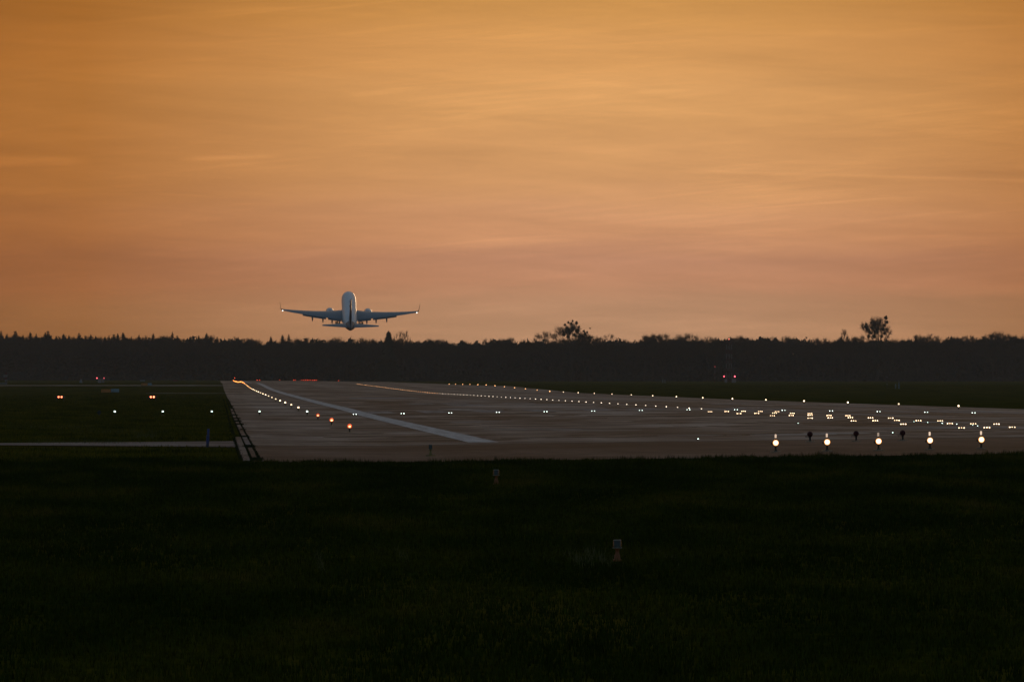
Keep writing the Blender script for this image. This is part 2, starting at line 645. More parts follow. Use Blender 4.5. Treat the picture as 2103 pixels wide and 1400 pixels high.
# ------------------------------------------------------------------ haze
haze_m = bpy.data.materials.new('evening_haze')
haze_m.use_nodes = True
ht = haze_m.node_tree
ht.nodes.clear()
ho = N(ht, 'ShaderNodeOutputMaterial')
pv = N(ht, 'ShaderNodeVolumePrincipled')
pv.inputs['Color'].default_value = (1.0, 0.95, 0.84, 1)
pv.inputs['Density'].default_value = 3.6e-5
pv.inputs['Anisotropy'].default_value = 0.2
ht.links.new(pv.outputs[0], ho.inputs['Volume'])
hz = obj('haze', MB().box((0, 2700, 33), (6200, 6800, 76), haze_m))
hz['kind'] = 'stuff'
hz['label'] = 'thin evening haze lying over the airfield and far forest'

# ------------------------------------------------------------------ drain channel along the left edge
M_weed = base_mat('dark_weed', (0.026, 0.028, 0.010), 1.0, 0, 0.0, 0.5, 3.0)
drain = thing('drain_channel', 'slabbed concrete drain strip along the left runway edge', 'drain', (0, 0, 0))
clump_d = [251, 298, 349, 399, 447, 478, 513, 560, 612, 664, 720, 790, 860]
cuts = [247] + [d + 1.0 for d in clump_d[1:]] + [930]
for a, b in zip(cuts[:-1], cuts[1:]):
    near = a < 340
    if near:
        obj('slab', sheet(0.70, 0.925, a + 0.5, b - 0.5, 0.012, M_slab, thick=0.06), drain)
    if 290 < a < 620:
        obj('slab', sheet(0.975, 1.165, a + 0.5, b - 0.5, 0.012, M_conc if a < 340 else M_runway, thick=0.06), drain)


def weed_mesh(n, rx, ry, h, seed, mat):
    r = np.random.default_rng(seed)
    bx = r.normal(0, rx, n)
    by = r.uniform(-ry, ry, n)
    hh = h * r.uniform(0.35, 1.0, n)
    lean = r.normal(0, 0.45, (n, 2)) * hh[:, None]
    w = 0.012 + 0.012 * r.random(n)
    a = r.uniform(0, math.pi, n)
    dx, dy = np.cos(a) * w, np.sin(a) * w
    v = np.zeros((n, 3, 3))
    v[:, 0] = np.stack([bx - dx, by - dy, np.zeros(n) - .02], 1)
    v[:, 1] = np.stack([bx + dx, by + dy, np.zeros(n) - .02], 1)
    v[:, 2] = np.stack([bx + lean[:, 0], by + lean[:, 1], hh], 1)
    return v.reshape(-1, 3), np.arange(n * 3).reshape(-1, 3)


clv = []
for i, d in enumerate(clump_d):
    v, t = weed_mesh(240, 0.075, 1.5, 0.12, 40 + i, M_weed)
    X = 1.13 + random.uniform(-.06, .05)
    s = random.uniform(.7, 1.15)
    clv.append(v * np.array([s * 1.2, 1, s * random.uniform(.75, 1.05)]) + np.array([X, d, float(zf(X, d))]))
# thin weeds filling the long joints
vv, tt = [], []
for jx, w in ((0.95, 0.010), (1.20, 0.018), (0.67, 0.03)):
    n = 5200
    d = 247 + 700 * rng.random(n) ** 1.5
    x = jx + rng.normal(0, w, n)
    h = 0.02 + 0.05 * rng.random(n) ** 2
    z = zf(x, d) - 0.02
    a = rng.uniform(0, math.pi, n)
    dx, dy = np.cos(a) * 0.012, np.sin(a) * 0.012
    v = np.zeros((n, 3, 3))
    v[:, 0] = np.stack([x - dx, d - dy, z], 1)
    v[:, 1] = np.stack([x + dx, d + dy, z], 1)
    v[:, 2] = np.stack([x + rng.normal(0, .02, n), d + rng.normal(0, .02, n), z + h + .02], 1)
    vv.append(v.reshape(-1, 3))
vv = np.concatenate(vv + clv)
jw = obj('weeds', fast_mesh('weeds', vv, np.arange(len(vv)).reshape(-1, 3), [M_weed]))
jw['kind'] = 'stuff'
jw['label'] = 'dark weeds growing in tufts and joints along the drain strip'

# ------------------------------------------------------------------ light fixtures
M_post = base_mat('dark_post_paint', (0.035, 0.025, 0.012), 0.6)
M_ypost = base_mat('worn_yellow_paint', (0.20, 0.13, 0.03), 0.6)
M_opost = base_mat('orange_post_paint', (0.22, 0.06, 0.012), 0.7)
M_plate = base_mat('tan_base_plate', (0.26, 0.20, 0.14), 0.7)
M_black = base_mat('black_housing', (0.012, 0.010, 0.010), 0.5)
M_iron = base_mat('fixture_iron', (0.05, 0.05, 0.05), 0.5, 0.4)
G_red = glow_mat('red_glass_lit', (1.0, 0.10, 0.02), 0.75)
G_redcore = glow_mat('red_lamp_core', (1.0, 0.46, 0.20), 3.0)
G_white = glow_mat('warm_white_lamp', (1.0, 0.72, 0.44), 3.8)
G_whitef = glow_mat('warm_lamp_far', (1.0, 0.46, 0.17), 4.6)
G_orange = glow_mat('yellow_caution_lamp', (1.0, 0.25, 0.05), 6.0)
G_green = glow_mat('pale_green_lamp', (0.80, 1.0, 0.85), 2.8)
G_greenlens = glow_mat('pale_green_lens', (0.84, 1.0, 0.88), 5.0)
G_line = glow_mat('centreline_lens', (1.0, 0.80, 0.58), 3.8)
G_linef = glow_mat('centreline_lens_far', (1.0, 0.46, 0.18), 3.4)
G_bar = glow_mat('approach_lens', (1.0, 0.68, 0.40), 5.0)
G_endred = glow_mat('runway_end_red', (1.0, 0.07, 0.025), 3.2)


def globe_prof(r, z0):
    return [(z0 + r * (1 - math.cos(t)), max(1e-5, r * math.sin(t))) for t in [math.pi * k / 8 for k in range(9)]]


def elevated_parts(lamp_mat, core=None, r=0.066, h=0.25):
    p = {}
    p['base_plate'] = MB().lathe((0, 0, 0), [(-.03, .14), (0.012, .14), (0.02, .11)], M_ypost, 12).mesh('base_plate')
    p['stem'] = MB().lathe((0, 0, 0), [(0.0, .035), (.05, .03), (h - r - .03, .028), (h - r, .06), (h - r + .03, .065)], M_post, 8).mesh('stem')
    p['lamp_globe'] = MB().lathe((0, 0, 0), globe_prof(r, h - r), lamp_mat, 14).mesh('lamp_globe')
    if core is not None:
        p['bulb'] = MB().lathe((0, -r * .62, h - 0.012), [(-r * .60, .001), (-r * .35, r * .48), (0, r * .60), (r * .35, r * .44), (r * .55, .001)], core, 12).mesh('bulb')
    return p


def small_light(lamp_mat, r=0.066, h=0.25):
    m = MB()
    m.lathe((0, 0, 0), [(-.03, .12), (0.015, .12)], M_post, 8)
    m.lathe((0, 0, 0), [(0.0, .03), (h - r, .03)], M_post, 6)
    m.lathe((0, 0, 0), globe_prof(r, h - r), lamp_mat, 8)
    return m.mesh('runway_light')


P_red = elevated_parts(G_red, G_redcore, 0.098, 0.26)
P_white = elevated_parts(G_white)
P_green = elevated_parts(G_green, None, 0.062, 0.24)
F_white = small_light(G_white)
F_whitef = small_light(G_whitef)
F_orange = small_light(G_orange, 0.085)


def edge_light(X, d, parts, label, group):
    t = thing('runway_edge_light', label, 'runway light', (X, d, float(zf(X, d))), group)
    for nm, me in parts.items():
        obj(nm, me, t)
    return t


GL, GR = 'edge lights of the left row', 'edge lights of the right row'
for k, d in enumerate((382, 442, 502)):
    edge_light(XL, d, P_red, 'red lit globe lamp on a stem in the left edge row, %s from the camera' % ('nearest', 'second', 'third')[k], GL)
edge_light(XL, 562, P_green, 'pale green globe lamp on a stem where left edge row meets threshold row', GL)
k = 0
d = 622
while d < 3190:
    if d < 1150:
        edge_light(XL, d, P_white, 'white globe lamp on a stem in the left edge row, %s beyond the green one' % ORD[k], GL)
    else:
        o = obj('runway_edge_light', F_white if d < 1500 else F_whitef if d < 1830 else F_orange, None, (XL, d, float(zf(XL, d))))
        if d < 1830:
            tag(o, 'small white lamp in the far left edge row where lamps start to merge', 'runway light', 'far lamps of the left row')
        else:
            tag(o, 'tiny orange lamp in the merged far end of the left edge row', 'runway light', 'orange lamps of the far left row')
    k += 1
    d += 60
k = 0
for d in range(622, 2240, 60):
    o = obj('runway_edge_light', F_white if d < 1500 else F_whitef, None, (XR, d, float(zf(XR, d))))
    if gx(2103, d) < XR:
        lab = None
    if k < 25 and gx(2103, d) > XR:
        tag(o, 'white lamp of the far right edge row before the grass, %s from the right' % ORD[k], 'runway light', GR)
        k += 1
    elif gx(2103, d) > XR:
        tag(o, 'tiny lamp at the faint left end of the right edge row', 'runway light', 'faint far lamps of the right row')
    else:
        tag(o, 'white runway edge lamp just outside the right picture edge', 'runway light', GR)
        bpy.data.objects.remove(o)
# red lamps across the far runway end
for i, x in enumerate((528, 533, 574, 603, 606, 619, 623, 627, 632, 637, 642, 646, 650, 695)):
    X = gx(x, 3160)
    o = obj('runway_end_light', small_light(G_endred, 0.11, 0.3) if i == 0 else endm, None, (X, 3160, float(zf(X, 3160)) + 0.05))
    endm = o.data
    tag(o, 'faint red lamp on the far runway end, %s from the left' % ORD[i], 'runway light', 'red runway end lights')
o = obj('runway_end_light', endm, None, ground(482, 3300, 0.7))
tag(o, 'faint red lamp just above the far tip of the left edge row', 'runway light')

# wing bar lamps standing in the left grass
for i, x in enumerate((236, 334.5, 435, 533)):
    X = gx(x, 562)
    t = thing('wing_bar_light', 'pale green lamp %s from the left in the row left of the edge lights' % ORD[i], 'runway light',
              (X, 562, float(zf(X, 562))), 'threshold wing bar')
    for nm, me in P_green.items():
        obj(nm, me, t)

# inset lights: low iron disc with lit windows facing the approach
def inset(lens_x, lens_mat, w=0.05, h=0.035, r=0.15):
    p = {'body': MB().lathe((0, 0, 0), [(-.02, r), (0.008, r), (0.02, r * .7)], M_iron, 12).mesh('body')}
    lens = MB().lathe((0, 0, 0), [(-0.02, w * .3), (0.0, w * .5), (h * .6, w * .5), (h, w * .2)], lens_mat, 8).mesh('lens')
    return p, lens, lens_x


def place_inset(spec, X, d, name, label, group):
    p, lens, lx = spec
    t = thing(name, label, 'runway light', (X, d, float(zf(X, d)) + 0.004), group)
    obj('body', p['body'], t)
    for x in lx:
        obj('lens', lens, t, (x, -0.09, 0.012))
    return t


S_thr = inset((-0.085, 0.085), G_greenlens, 0.052, 0.04, 0.17)
S_bar = inset((-0.10, 0.0, 0.10), G_bar, 0.05, 0.038, 0.17)
for i in range(14):
    X = XL + 3.0 * (i + 1)
    place_inset(S_thr, X, 562, 'threshold_light',
                'pale green twin inset light of the threshold row, %s right of the left edge row' % ORD[i], 'threshold row')

S_cl = MB().lathe((0, 0, 0), [(-.02, .13), (0.008, .13), (0.02, .09)], M_iron, 10)
cl_n = MB()
cl_n.lathe((0, 0, 0), [(-.02, .13), (0.008, .13), (0.02, .09)], M_iron, 10)
cl_n.lathe((0, -0.09, 0), [(0, .04), (.03, .04), (.045, .015)], G_line, 8)
cl_n = cl_n.mesh('centreline_light')
cl_f = MB()
cl_f.lathe((0, 0, 0), [(-.02, .13), (0.008, .13), (0.02, .09)], M_iron, 6)
cl_f.lathe((0, -0.09, 0), [(0, .045), (.035, .045), (.05, .015)], G_linef, 6)
cl_f = cl_f.mesh('centreline_light')
k = 0
for d in np.arange(575, 2010, 15.0):
    far = d > 1250
    o = obj('centreline_light', cl_f if far else cl_n, None, (XC, float(d), float(zf(XC, d)) + 0.004))
    if k < 25:
        tag(o, 'small centreline lamp %s beyond the twin-light threshold row' % ORD[k], 'runway light', 'centreline lights')
    elif not far:
        tag(o, 'tiny white dot lamp in the middle stretch of the centreline row', 'runway light', 'centreline lights of the middle stretch')
    else:
        tag(o, 'tiny orange lamp in the merging far end of the centreline row', 'runway light', 'orange far centreline lights')
    k += 1
cl_s = MB()
cl_s.lathe((0, 0, 0), [(-.02, .11), (0.008, .11), (0.016, .08)], M_iron, 10)
cl_s.lathe((0, -0.07, 0), [(0, .022), (.022, .022), (.03, .01)], glow_mat('dim_lens', (0.75, 1.0, 0.85), 5.0), 8)
cl_s = cl_s.mesh('pavement_light')
for i, (x, d) in enumerate(((1434, 312), (1640, 399), (1835, 330), (1879, 399), (1907, 391.6), (1937, 384), (1967, 376), (2000, 368), (2010, 362), (2077, 351.5))):
    X = gx(x, d)
    o = obj('pavement_light', cl_s, None, (X, d, float(zf(X, d)) + 0.004))
    tag(o, 'dim tiny pavement lamp among approach lights on the right, %s from the left' % ORD[i], 'runway light', 'dim pavement lamps')
# approach barrettes set into the displaced threshold paving
WORD = ['farthest', 'second farthest', 'third farthest', 'fourth farthest', 'third nearest', 'second nearest', 'nearest']
for r, d in enumerate((529, 499.6, 469.5, 439.6, 409.5, 379.8, 350.0)):
    for q in range(5):
        if r == 5 and q == 1:
            continue
        X = XC + (q - 2) * 0.995
        if X > gx(2110, d):
            continue
        place_inset(S_bar, X, d, 'approach_light', 'amber inset light of the %s approach bar, %s from the left' % (WORD[r], ORD[q]), 'approach bars on the paving')

# the five tall lit approach lamps before the runway
G_face = glow_mat('approach_lamp_face', (1.0, 0.78, 0.48), 2.3, True)
G_rim = glow_mat('approach_lamp_rim', (1.0, 0.33, 0.05), 1.0)
G_tube = glow_mat('frosted_tube_lit', (1.0, 0.72, 0.52), 0.62)
for i, x in enumerate((1594, 1700, 1806, 1912, 2018)):
    d = 260 + 0.4 * i
    X = gx(x, d)
    t = thing('approach_lamp', 'bright round white lamp with lit tube on top, %s from left before the runway' % ORD[i], 'approach lamp',
              (X, d, float(zf(X, d)) - 0.004), 'tall approach lamps')
    obj('base_plate', MB().box((0, 0, .006), (.30, .22, .03), M_plate).box((0, 0, .03), (.10, .10, .03), M_black), t)
    obj('stem', MB().lathe((0, 0, 0), [(0.03, .03), (.15, .026), (.17, .04)], M_post, 10), t)
    h = obj('housing', MB().lathe((0, 0, 0.262), [(-.06, .092), (-.05, .098), (.03, .09), (.10, .055), (.115, .02)], M_black, 18, 'Y')
            .box((-.115, .0, .235), (.05, .05, .06), M_black), t)
    obj('lens_rim', MB().lathe((0, 0, 0.262), [(-.068, .086), (-.058, .090)], G_rim, 18, 'Y'), h)
    obj('lens', MB().lathe((0, 0, 0.262), [(-.092, .03), (-.082, .062), (-.07, .074)], G_face, 18, 'Y'), h)
    obj('neck', MB().lathe((0, 0, 0), [(.35, .03), (.385, .026), (.40, .034)], M_black, 10), t)
    obj('tube', MB().lathe((-.008 if i else 0, 0, 0), [(.40, .026), (.49, .029), (.505, .024), (.512, .01)], G_tube, 12), t)

# three unlit dark red lamps facing away
M_dred = base_mat('dark_red_housing', (0.06, 0.006, 0.008), 0.7, 0, 0.2)
for i, x in enumerate((1665, 1760, 1856)):
    d = 296
    X = gx(x, d)
    t = thing('runway_end_lamp', 'unlit dark red round lamp on a stand behind the bright lamps, %s from left' % ORD[i], 'runway lamp',
              (X, d, float(zf(X, d)) - 0.004), 'unlit red lamps')
    obj('base_plate', MB().box((0, 0, .006), (.30, .22, .03), M_plate), t)
    obj('stem', MB().lathe((0, 0, 0), [(0.02, .032), (.13, .03), (.16, .045)], M_black, 10), t)
    obj('housing', MB().lathe((0, 0, 0.245), [(-.085, .012), (-.075, .05), (-.04, .086), (.02, .092), (.05, .095)], M_dred, 18, 'Y'), t)
    obj('cable', MB().tube([(-.07, 0, .20), (-.12, .01, .20), (-.165, .02, .165), (-.15, .02, .145), (-.09, .01, .16), (-.02, 0, .12)],
                           [.008] * 6, M_black, 6), t)

# grey capped lamps in the foreground
M_glass = bpy.data.materials.new('lamp_glass')
M_glass.use_nodes = True
_b = M_glass.node_tree.nodes['Principled BSDF']
_c = N(M_glass.node_tree, 'ShaderNodeTexCoord')
M_glass.node_tree.links.new(ramp(M_glass.node_tree, noise(M_glass.node_tree, _c.outputs['Object'], 20, 3), [(0.3, (0.025, 0.027, 0.03)), (0.7, (0.045, 0.047, 0.05))]), _b.inputs['Base Color'])
_b.inputs['Roughness'].default_value = 0.12
_b.inputs['Specular IOR Level'].default_value = 0.22
M_rimm = base_mat('pale_metal_rim', (0.15, 0.14, 0.11), 0.6, 0.0)
for (x, d, lab, post) in ((884, 262, 'unlit grey-capped lamp on a yellow base on the dark asphalt edge', M_ypost),
                          (1019, 202, 'unlit grey-capped lamp with orange stem in grass near the asphalt', M_opost),
                          (1268, 142, 'unlit grey-capped lamp with orange stem, the nearest, in dark grass', M_opost)):
    X = gx(x, d)
    t = thing('approach_lamp', lab, 'approach lamp', (X, d, float(zf(X, d)) - 0.01), 'unlit foreground lamps')
    obj('base_plate', MB().box((0, 0, .015), (.29 if d > 250 else .14, .20, .03), post), t)
    obj('stem', MB().lathe((0, 0, 0), [(0.02, .05), (.10, .045), (.11, .032), (.185, .028), (.20, .06), (.215, .062)], post, 12), t)
    c = obj('glass_cap', MB().lathe((0, 0, 0), [(.217, .068), (.30, .064), (.325, .058)], M_glass, 16), t)
    obj('cap_rim', MB().lathe((0, 0, 0), [(.325, .062), (.337, .060), (.342, .045)], M_rimm, 16), c)
    obj('cap_base', MB().lathe((0, 0, 0), [(.205, .078), (.218, .078)], M_rimm, 16), c)

# precision path lamps on the left: two box units with twin red lamps
G_papi = glow_mat('path_lamp_red', (1.0, 0.20, 0.09), 4.5)
for i, x in enumerate((124, 313)):
    d = 873
    X = gx(x, d)
    t = thing('approach_path_light', 'low box unit with twin red lamps in left grass, %s' % ('nearer the picture edge', 'nearer the runway')[i],
              'approach light', (X, d, float(zf(X, d)) - 0.03), 'twin red path lights')
    for sx_ in (-.35, .35):
        obj('leg', MB().tube([(sx_, 0, 0), (sx_, 0, .34)], [.025, .025], M_post, 8), t)
    b_ = obj('box', MB().box((0, 0.35, .45), (.9, .8, .24), M_black), t)
    for sx_ in (-.145, .145):
        obj('lamp', MB().lathe((sx_, -.07, .46), [(-.03, .045), (-.01, .085), (.02, .09)], G_papi, 12, 'Y'), b_)

# blue marker post
M_blue = base_mat('blue_plastic', (0.010, 0.026, 0.15), 0.5)
M_bdark = base_mat('dark_blue_plastic', (0.008, 0.014, 0.05), 0.6)
M_bring = base_mat('pale_ring', (0.10, 0.14, 0.22), 0.5)
t = thing('marker_post', 'slim blue marker post standing on the concrete path at left', 'marker post', ground(426, 298))
t.rotation_euler = (0, RAD(2.6), 0)
obj('base', MB().lathe((0, 0, 0), [(-.02, .05), (.08, .05), (.10, .044)], M_bdark, 12), t)
obj('lower_tube', MB().lathe((0, 0, 0), [(.10, .05), (.37, .054)], M_blue, 12), t)
obj('ring', MB().lathe((0, 0, 0), [(.37, .058), (.385, .058)], M_bring, 12), t)
obj('upper_tube', MB().lathe((0.006, 0, 0), [(.385, .038), (.59, .038), (.60, .02)], M_blue, 12), t)

# unlit round lamp in the left grass
t = thing('unlit_lamp', 'unlit round glass lamp in left grass beside the leftmost green lamp', 'lamp', ground(204, 562, -0.02))
obj('stem', MB().lathe((0, 0, 0), [(0, .03), (.12, .03)], M_post, 8), t)
obj('housing', MB().lathe((0, 0, .20), [(-.04, .13), (.06, .12), (.10, .05)], M_black, 16, 'Y'), t)
obj('glass', MB().lathe((-.02, 0, .20), [(-.08, .02), (-.065, .07), (-.045, .09)], M_glass, 14, 'Y'), t)

# taxiway signs
M_sign = base_mat('orange_sign_face', (0.42, 0.13, 0.015), 0.5)
M_sgrey = base_mat('blue_grey_sign_back', (0.17, 0.23, 0.28), 0.5)
M_mark = base_mat('sign_dark_figure', (0.07, 0.03, 0.01), 0.5)


def sign(x0, xm, x1, ytop, d, lab):
    X0, Xm, X1 = gx(x0, d), gx(xm, d), gx(x1, d)
    z = float(zf(X0, d))
    h = 0.46
    t = thing('taxiway_sign', lab, 'sign', (Xm, d, z), 'signs in the left grass')
    obj('panel', MB().box(((X0 - Xm) / 2, 0, .12 + h / 2), (Xm - X0 - .03, .16, h), M_sign), t)
    obj('panel', MB().box(((X1 - Xm) / 2, .25, .16 + h / 2), (X1 - Xm - .02, .16, h), M_sgrey), t)
    for px_ in (X0 - Xm + .2, -.2, .25, X1 - Xm - .2):
        obj('leg', MB().tube([(px_, .1, -.03), (px_, .1, .2)], [.03, .03], M_post, 6), t)
    return t


sign(208, 228, 245, 800, 1262 - 15, 'low orange and blue-grey sign in left grass, the nearer')
sign(290, 303.5, 312, 786, 1722, 'low orange and pale grey sign beside the far pale taxiway')

# ------------------------------------------------------------------ distant equipment
M_mwhite = base_mat('mast_white', (0.16, 0.15, 0.14), 0.8)
M_mred = base_mat('mast_red', (0.11, 0.02, 0.018), 0.8)
M_hut = base_mat('hut_grey', (0.14, 0.155, 0.165), 0.7)
G_obst = glow_mat('obstruction_red', (1.0, 0.10, 0.14), 4.0)
G_obstdim = glow_mat('obstruction_red_dim', (1.0, 0.22, 0.14), 2.2)


def banded_leg(x, y, h, n, r):
    m = MB()
    for i in range(n):
        z0, z1 = h * i / n, h * (i + 1) / n
        m.tube([(x, y, z0), (x, y, z1)], [r, r], M_mred if i % 2 == 0 else M_mwhite, 6, cap=(i == 0 or i == n - 1))
    return m


t = thing('antenna_mast', 'tall red and white banded lattice mast before the forest on the right', 'mast', ground(1498, 3058, -0.03))
for (lx, ly) in ((-.9, 0), (.1, .9), (.9, 0)):
    obj('leg', banded_leg(lx, ly, 14.6, 9, .11), t)
bm_ = MB()
for i in range(12):
    z0, z1 = 14.6 * i / 12, 14.6 * (i + 1) / 12
    pts = [(-.9, 0), (.1, .9), (.9, 0)]
    for q in range(3):
        a, b = pts[q], pts[(q + 1) % 3]
        bm_.tube([(a[0], a[1], z0), (b[0], b[1], z1)], [.035, .035], M_mwhite if i % 2 else M_mred, 4, cap=False)
        bm_.tube([(a[0], a[1], z1), (b[0], b[1], z1)], [.035, .035], M_mwhite if i % 2 else M_mred, 4, cap=False)
obj('bracing', bm_, t)
obj('beacon', MB().lathe((0, .3, 14.6), [(0, .12), (.12, .18), (.35, .18), (.5, .05)], G_obstdim, 8), t)
t = thing('equipment_hut', 'small pale hut with two red lamps at the tall mast foot', 'hut', ground(1499, 3040, -0.03))
obj('wall', MB().box((1.5, 0, .65), (1.3, 1.8, 1.3), M_hut).box((-1.2, .3, .6), (.8, 1.0, 1.2), M_hut), t)
obj('roof', MB().box((1.5, 0, 1.34), (1.5, 2.0, .08), M_mwhite), t)
for x in (1487.5, 1509.5):
    q = obj('lamp_pole', MB().tube([(gx(x, 3040) - gx(1499, 3040), -1.2, 0), (gx(x, 3040) - gx(1499, 3040), -1.2, 1.85)], [.05, .05], M_post, 6), t)
    obj('red_lamp', MB().lathe((gx(x, 3040) - gx(1499, 3040), -1.2, 1.85), [(0, .12), (.15, .2), (.35, .2), (.48, .08)], G_obst, 10), q)
t = thing('lamp_pole', 'thin pole with a dim red lamp left of the tall mast', 'pole', ground(1469, 3050, -0.03))
obj('pole', banded_leg(0, 0, 5.2, 5, .09), t)
obj('red_lamp', MB().lathe((0, 0, 5.2), [(0, .1), (.15, .16), (.3, .16), (.4, .05)], glow_mat('red_dimmest', (1, .15, .15), 0.7), 8), t)

t = thing('marker_mast', 'red and white banded mast on a white foot at the left picture edge', 'mast', ground(13, 1890, -0.03))
obj('mast', banded_leg(0, 0, 2.5, 5, .20), t)
obj('crossbar', MB().box((-.1, 0, 1.75), (.9, .15, .5), M_mwhite), t)
obj('foot', MB().box((-.5, -.3, .16), (1.5, .8, .32), M_mwhite), t)
t = thing('equipment_hut', 'low grey hut with two red lamps far off in left grass', 'hut', ground(207, 2600, -0.03))
obj('wall', MB().box((-.3, 0, .55), (1.0, 1.2, 1.1), M_hut).box((.75, .4, .62), (.7, 1.0, 1.24), M_hut), t)
for x in (199.5, 214):
    xx = gx(x, 2600) - gx(207, 2600)
    q = obj('lamp_pole', MB().tube([(xx, -.8, 0), (xx, -.8, 1.15)], [.05, .05], M_post, 6), t)
    obj('red_lamp', MB().lathe((xx, -.8, 1.15), [(0, .1), (.12, .16), (.25, .16), (.36, .06)], glow_mat('hut_red', (1, .12, .14), 2.2), 10), q)
t = thing('marker_cone', 'pale weathered marker standing left of the grey hut', 'marker', ground(166.5, 2600, -0.03))
obj('cone', MB().lathe((0, 0, 0), [(0, .45), (.75, .32), (1.0, .08)], M_hut, 10), t)
obj('foot', MB().box((0, 0, .05), (1.1, .8, .1), M_hut), t)
for (x, d, lab, m) in ((360, 2700, 'tiny red marker board far off in left grass', M_mred), (293, 2700, 'tiny pale marker board far off in left grass', M_hut)):
    t = thing('marker_board', lab, 'marker', ground(x, d, -0.03))
    obj('board', MB().box((0, 0, .55), (1.5, .1, .45), m), t)
    for q in (-.55, .55):
        obj('leg', MB().tube([(q, .1, 0), (q, .1, .4)], [.05, .05], M_post, 5), t)
# right hand posts
t = thing('marker_post', 'thin pole with pale tip in the right grass before the forest', 'post', ground(1823.5, 1730, -0.03))
obj('pole', MB().tube([(0, 0, 0), (0, 0, 2.1)], [.05, .05], M_black, 6), t)
obj('pale_tip', MB().lathe((0, 0, 2.1), [(0, .08), (.15, .1), (.25, .05)], M_mwhite, 8), t)
obj('pale_band', MB().tube([(0, 0, .75), (0, 0, 1.05)], [.075, .075], M_mwhite, 8), t)
t = thing('post_pair', 'pair of short pale posts in the right grass beside the thin pole', 'posts', ground(1845, 1730, -0.03))
obj('post', MB().box((.3, 0, .55), (.28, .28, 1.1), M_hut).lathe((.3, 0, 1.1), [(0, .05), (.5, .05), (.6, .02)], M_mwhite, 6), t)
obj('post', MB().box((-.35, 0, .45), (.22, .25, .9), M_hut), t)
for (x, lab) in ((1361.5, 'tiny pale post in far right grass, left of a matching one'), (1366, 'tiny pale post in far right grass, right of a matching one')):
    t = thing('marker_post', lab, 'post', ground(x, 2900, -0.03))
    obj('post', MB().lathe((0, 0, 0), [(0, .16), (.9, .13), (1.0, .05)], M_hut, 8), t)
    obj('foot', MB().box((0, 0, .05), (.6, .6, .1), M_hut), t)

# ------------------------------------------------------------------ airliner
def paint(name, col, rough, spec=0.5, coat=0.0, metal=0.0):
    m = base_mat(name, col, rough, metal, spec, 0.07, 1.2)
    m.node_tree.nodes['Principled BSDF'].inputs['Coat Weight'].default_value = coat
    return m


A_white = paint('aircraft_white', (0.68, 0.70, 0.72), 0.45, 0.5, 0.15)
A_grey = paint('wing_grey', (0.20, 0.22, 0.235), 0.42, 0.5)
A_flap = paint('flap_grey', (0.14, 0.155, 0.165), 0.5)
A_dark = paint('fin_navy_cone_shade', (0.010, 0.011, 0.014), 0.35)
A_metal = paint('bare_metal', (0.35, 0.35, 0.36), 0.35, 0.5, 0, 0.9)
A_tyre = paint('tyre_rubber', (0.012, 0.012, 0.012), 0.8)
A_cowl = paint('cowl_blue_grey', (0.42, 0.46, 0.50), 0.3, 0.5, 0.4)
G_nav = glow_mat('tail_nav_white', (1.0, 0.90, 0.80), 3.5)

PD = 2288.0
plane = thing('airliner', 'white twin-engine jet airliner climbing away over the runway, gear down', 'airliner',
              (gx(717.5, PD), PD, CAMZ + (YH - 642.5) * PD / FPX))
plane.rotation_mode = 'XYZ'
plane.rotation_euler = (Matrix.Rotation(RAD(16.0), 3, 'X') @ Matrix.Rotation(RAD(0.9), 3, 'Y')).to_euler('XYZ')


def ring(s, w, top, bot, n=28):
    zc, h = (top + bot) / 2, (top - bot) / 2
    return [(w * math.cos(2 * math.pi * k / n), 19 - s, zc + h * math.sin(2 * math.pi * k / n)) for k in range(n)]


body = [(0, .05, -.50, -.60), (.25, .42, -.20, -.95), (.8, .80, .15, -1.25), (1.7, 1.18, .58, -1.55), (2.6, 1.45, 1.1, -1.75), (3.6, 1.66, 1.5, -1.92),
        (5, 1.82, 1.82, -2.05), (7, 1.88, 1.98, -2.12), (12, 1.88, 2.0, -2.12), (20, 1.88, 2.0, -2.12), (25, 1.88, 2.0, -2.08), (27, 1.85, 2.0, -1.90),
        (29, 1.74, 1.98, -1.60), (31, 1.54, 1.93, -1.18), (33, 1.27, 1.84, -.70)]
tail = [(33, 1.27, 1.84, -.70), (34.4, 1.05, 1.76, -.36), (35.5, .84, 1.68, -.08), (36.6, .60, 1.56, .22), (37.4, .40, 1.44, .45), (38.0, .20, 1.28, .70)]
fus = obj('fuselage', MB().loft([ring(*r) for r in body], A_white), plane)
obj('wing_fairing', MB().loft([[(x * 1.0, y, z) for x, y, z in ring(s, w, t_, b_)] for s, w, t_, b_ in
                               ((11.2, .6, -1.6, -2.0), (12.4, 1.7, -1.0, -2.3), (14, 2.05, -.8, -2.5), (20, 2.1, -.8, -2.55), (22, 1.8, -1.0, -2.4), (24, .7, -1.6, -2.1))], A_white), fus)
tc_ = obj('tail_cone', MB().loft([ring(*r) for r in tail], A_dark), plane)  # shade of the unlit rear end is put into the cone's dark colour
obj('exhaust_pipe', MB().lathe((0, -19.0, .99), [(-.35, .12), (-.30, .15), (.1, .2)], A_tyre, 12, 'Y'), tc_)
obj('roof_antenna', MB().loft([[(-.03, 3.6, 1.95), (.03, 3.6, 1.95), (.03, 2.9, 1.95), (-.03, 2.9, 1.95)], [(-.02, 3.2, 2.45), (.02, 3.2, 2.45), (.02, 2.85, 2.45), (-.02, 2.85, 2.45)]], A_tyre, False), fus)
obj('roof_beacon', MB().lathe((0, -1.0, 1.98), [(0, .16), (.12, .15), (.25, .06)], A_tyre, 10), fus)


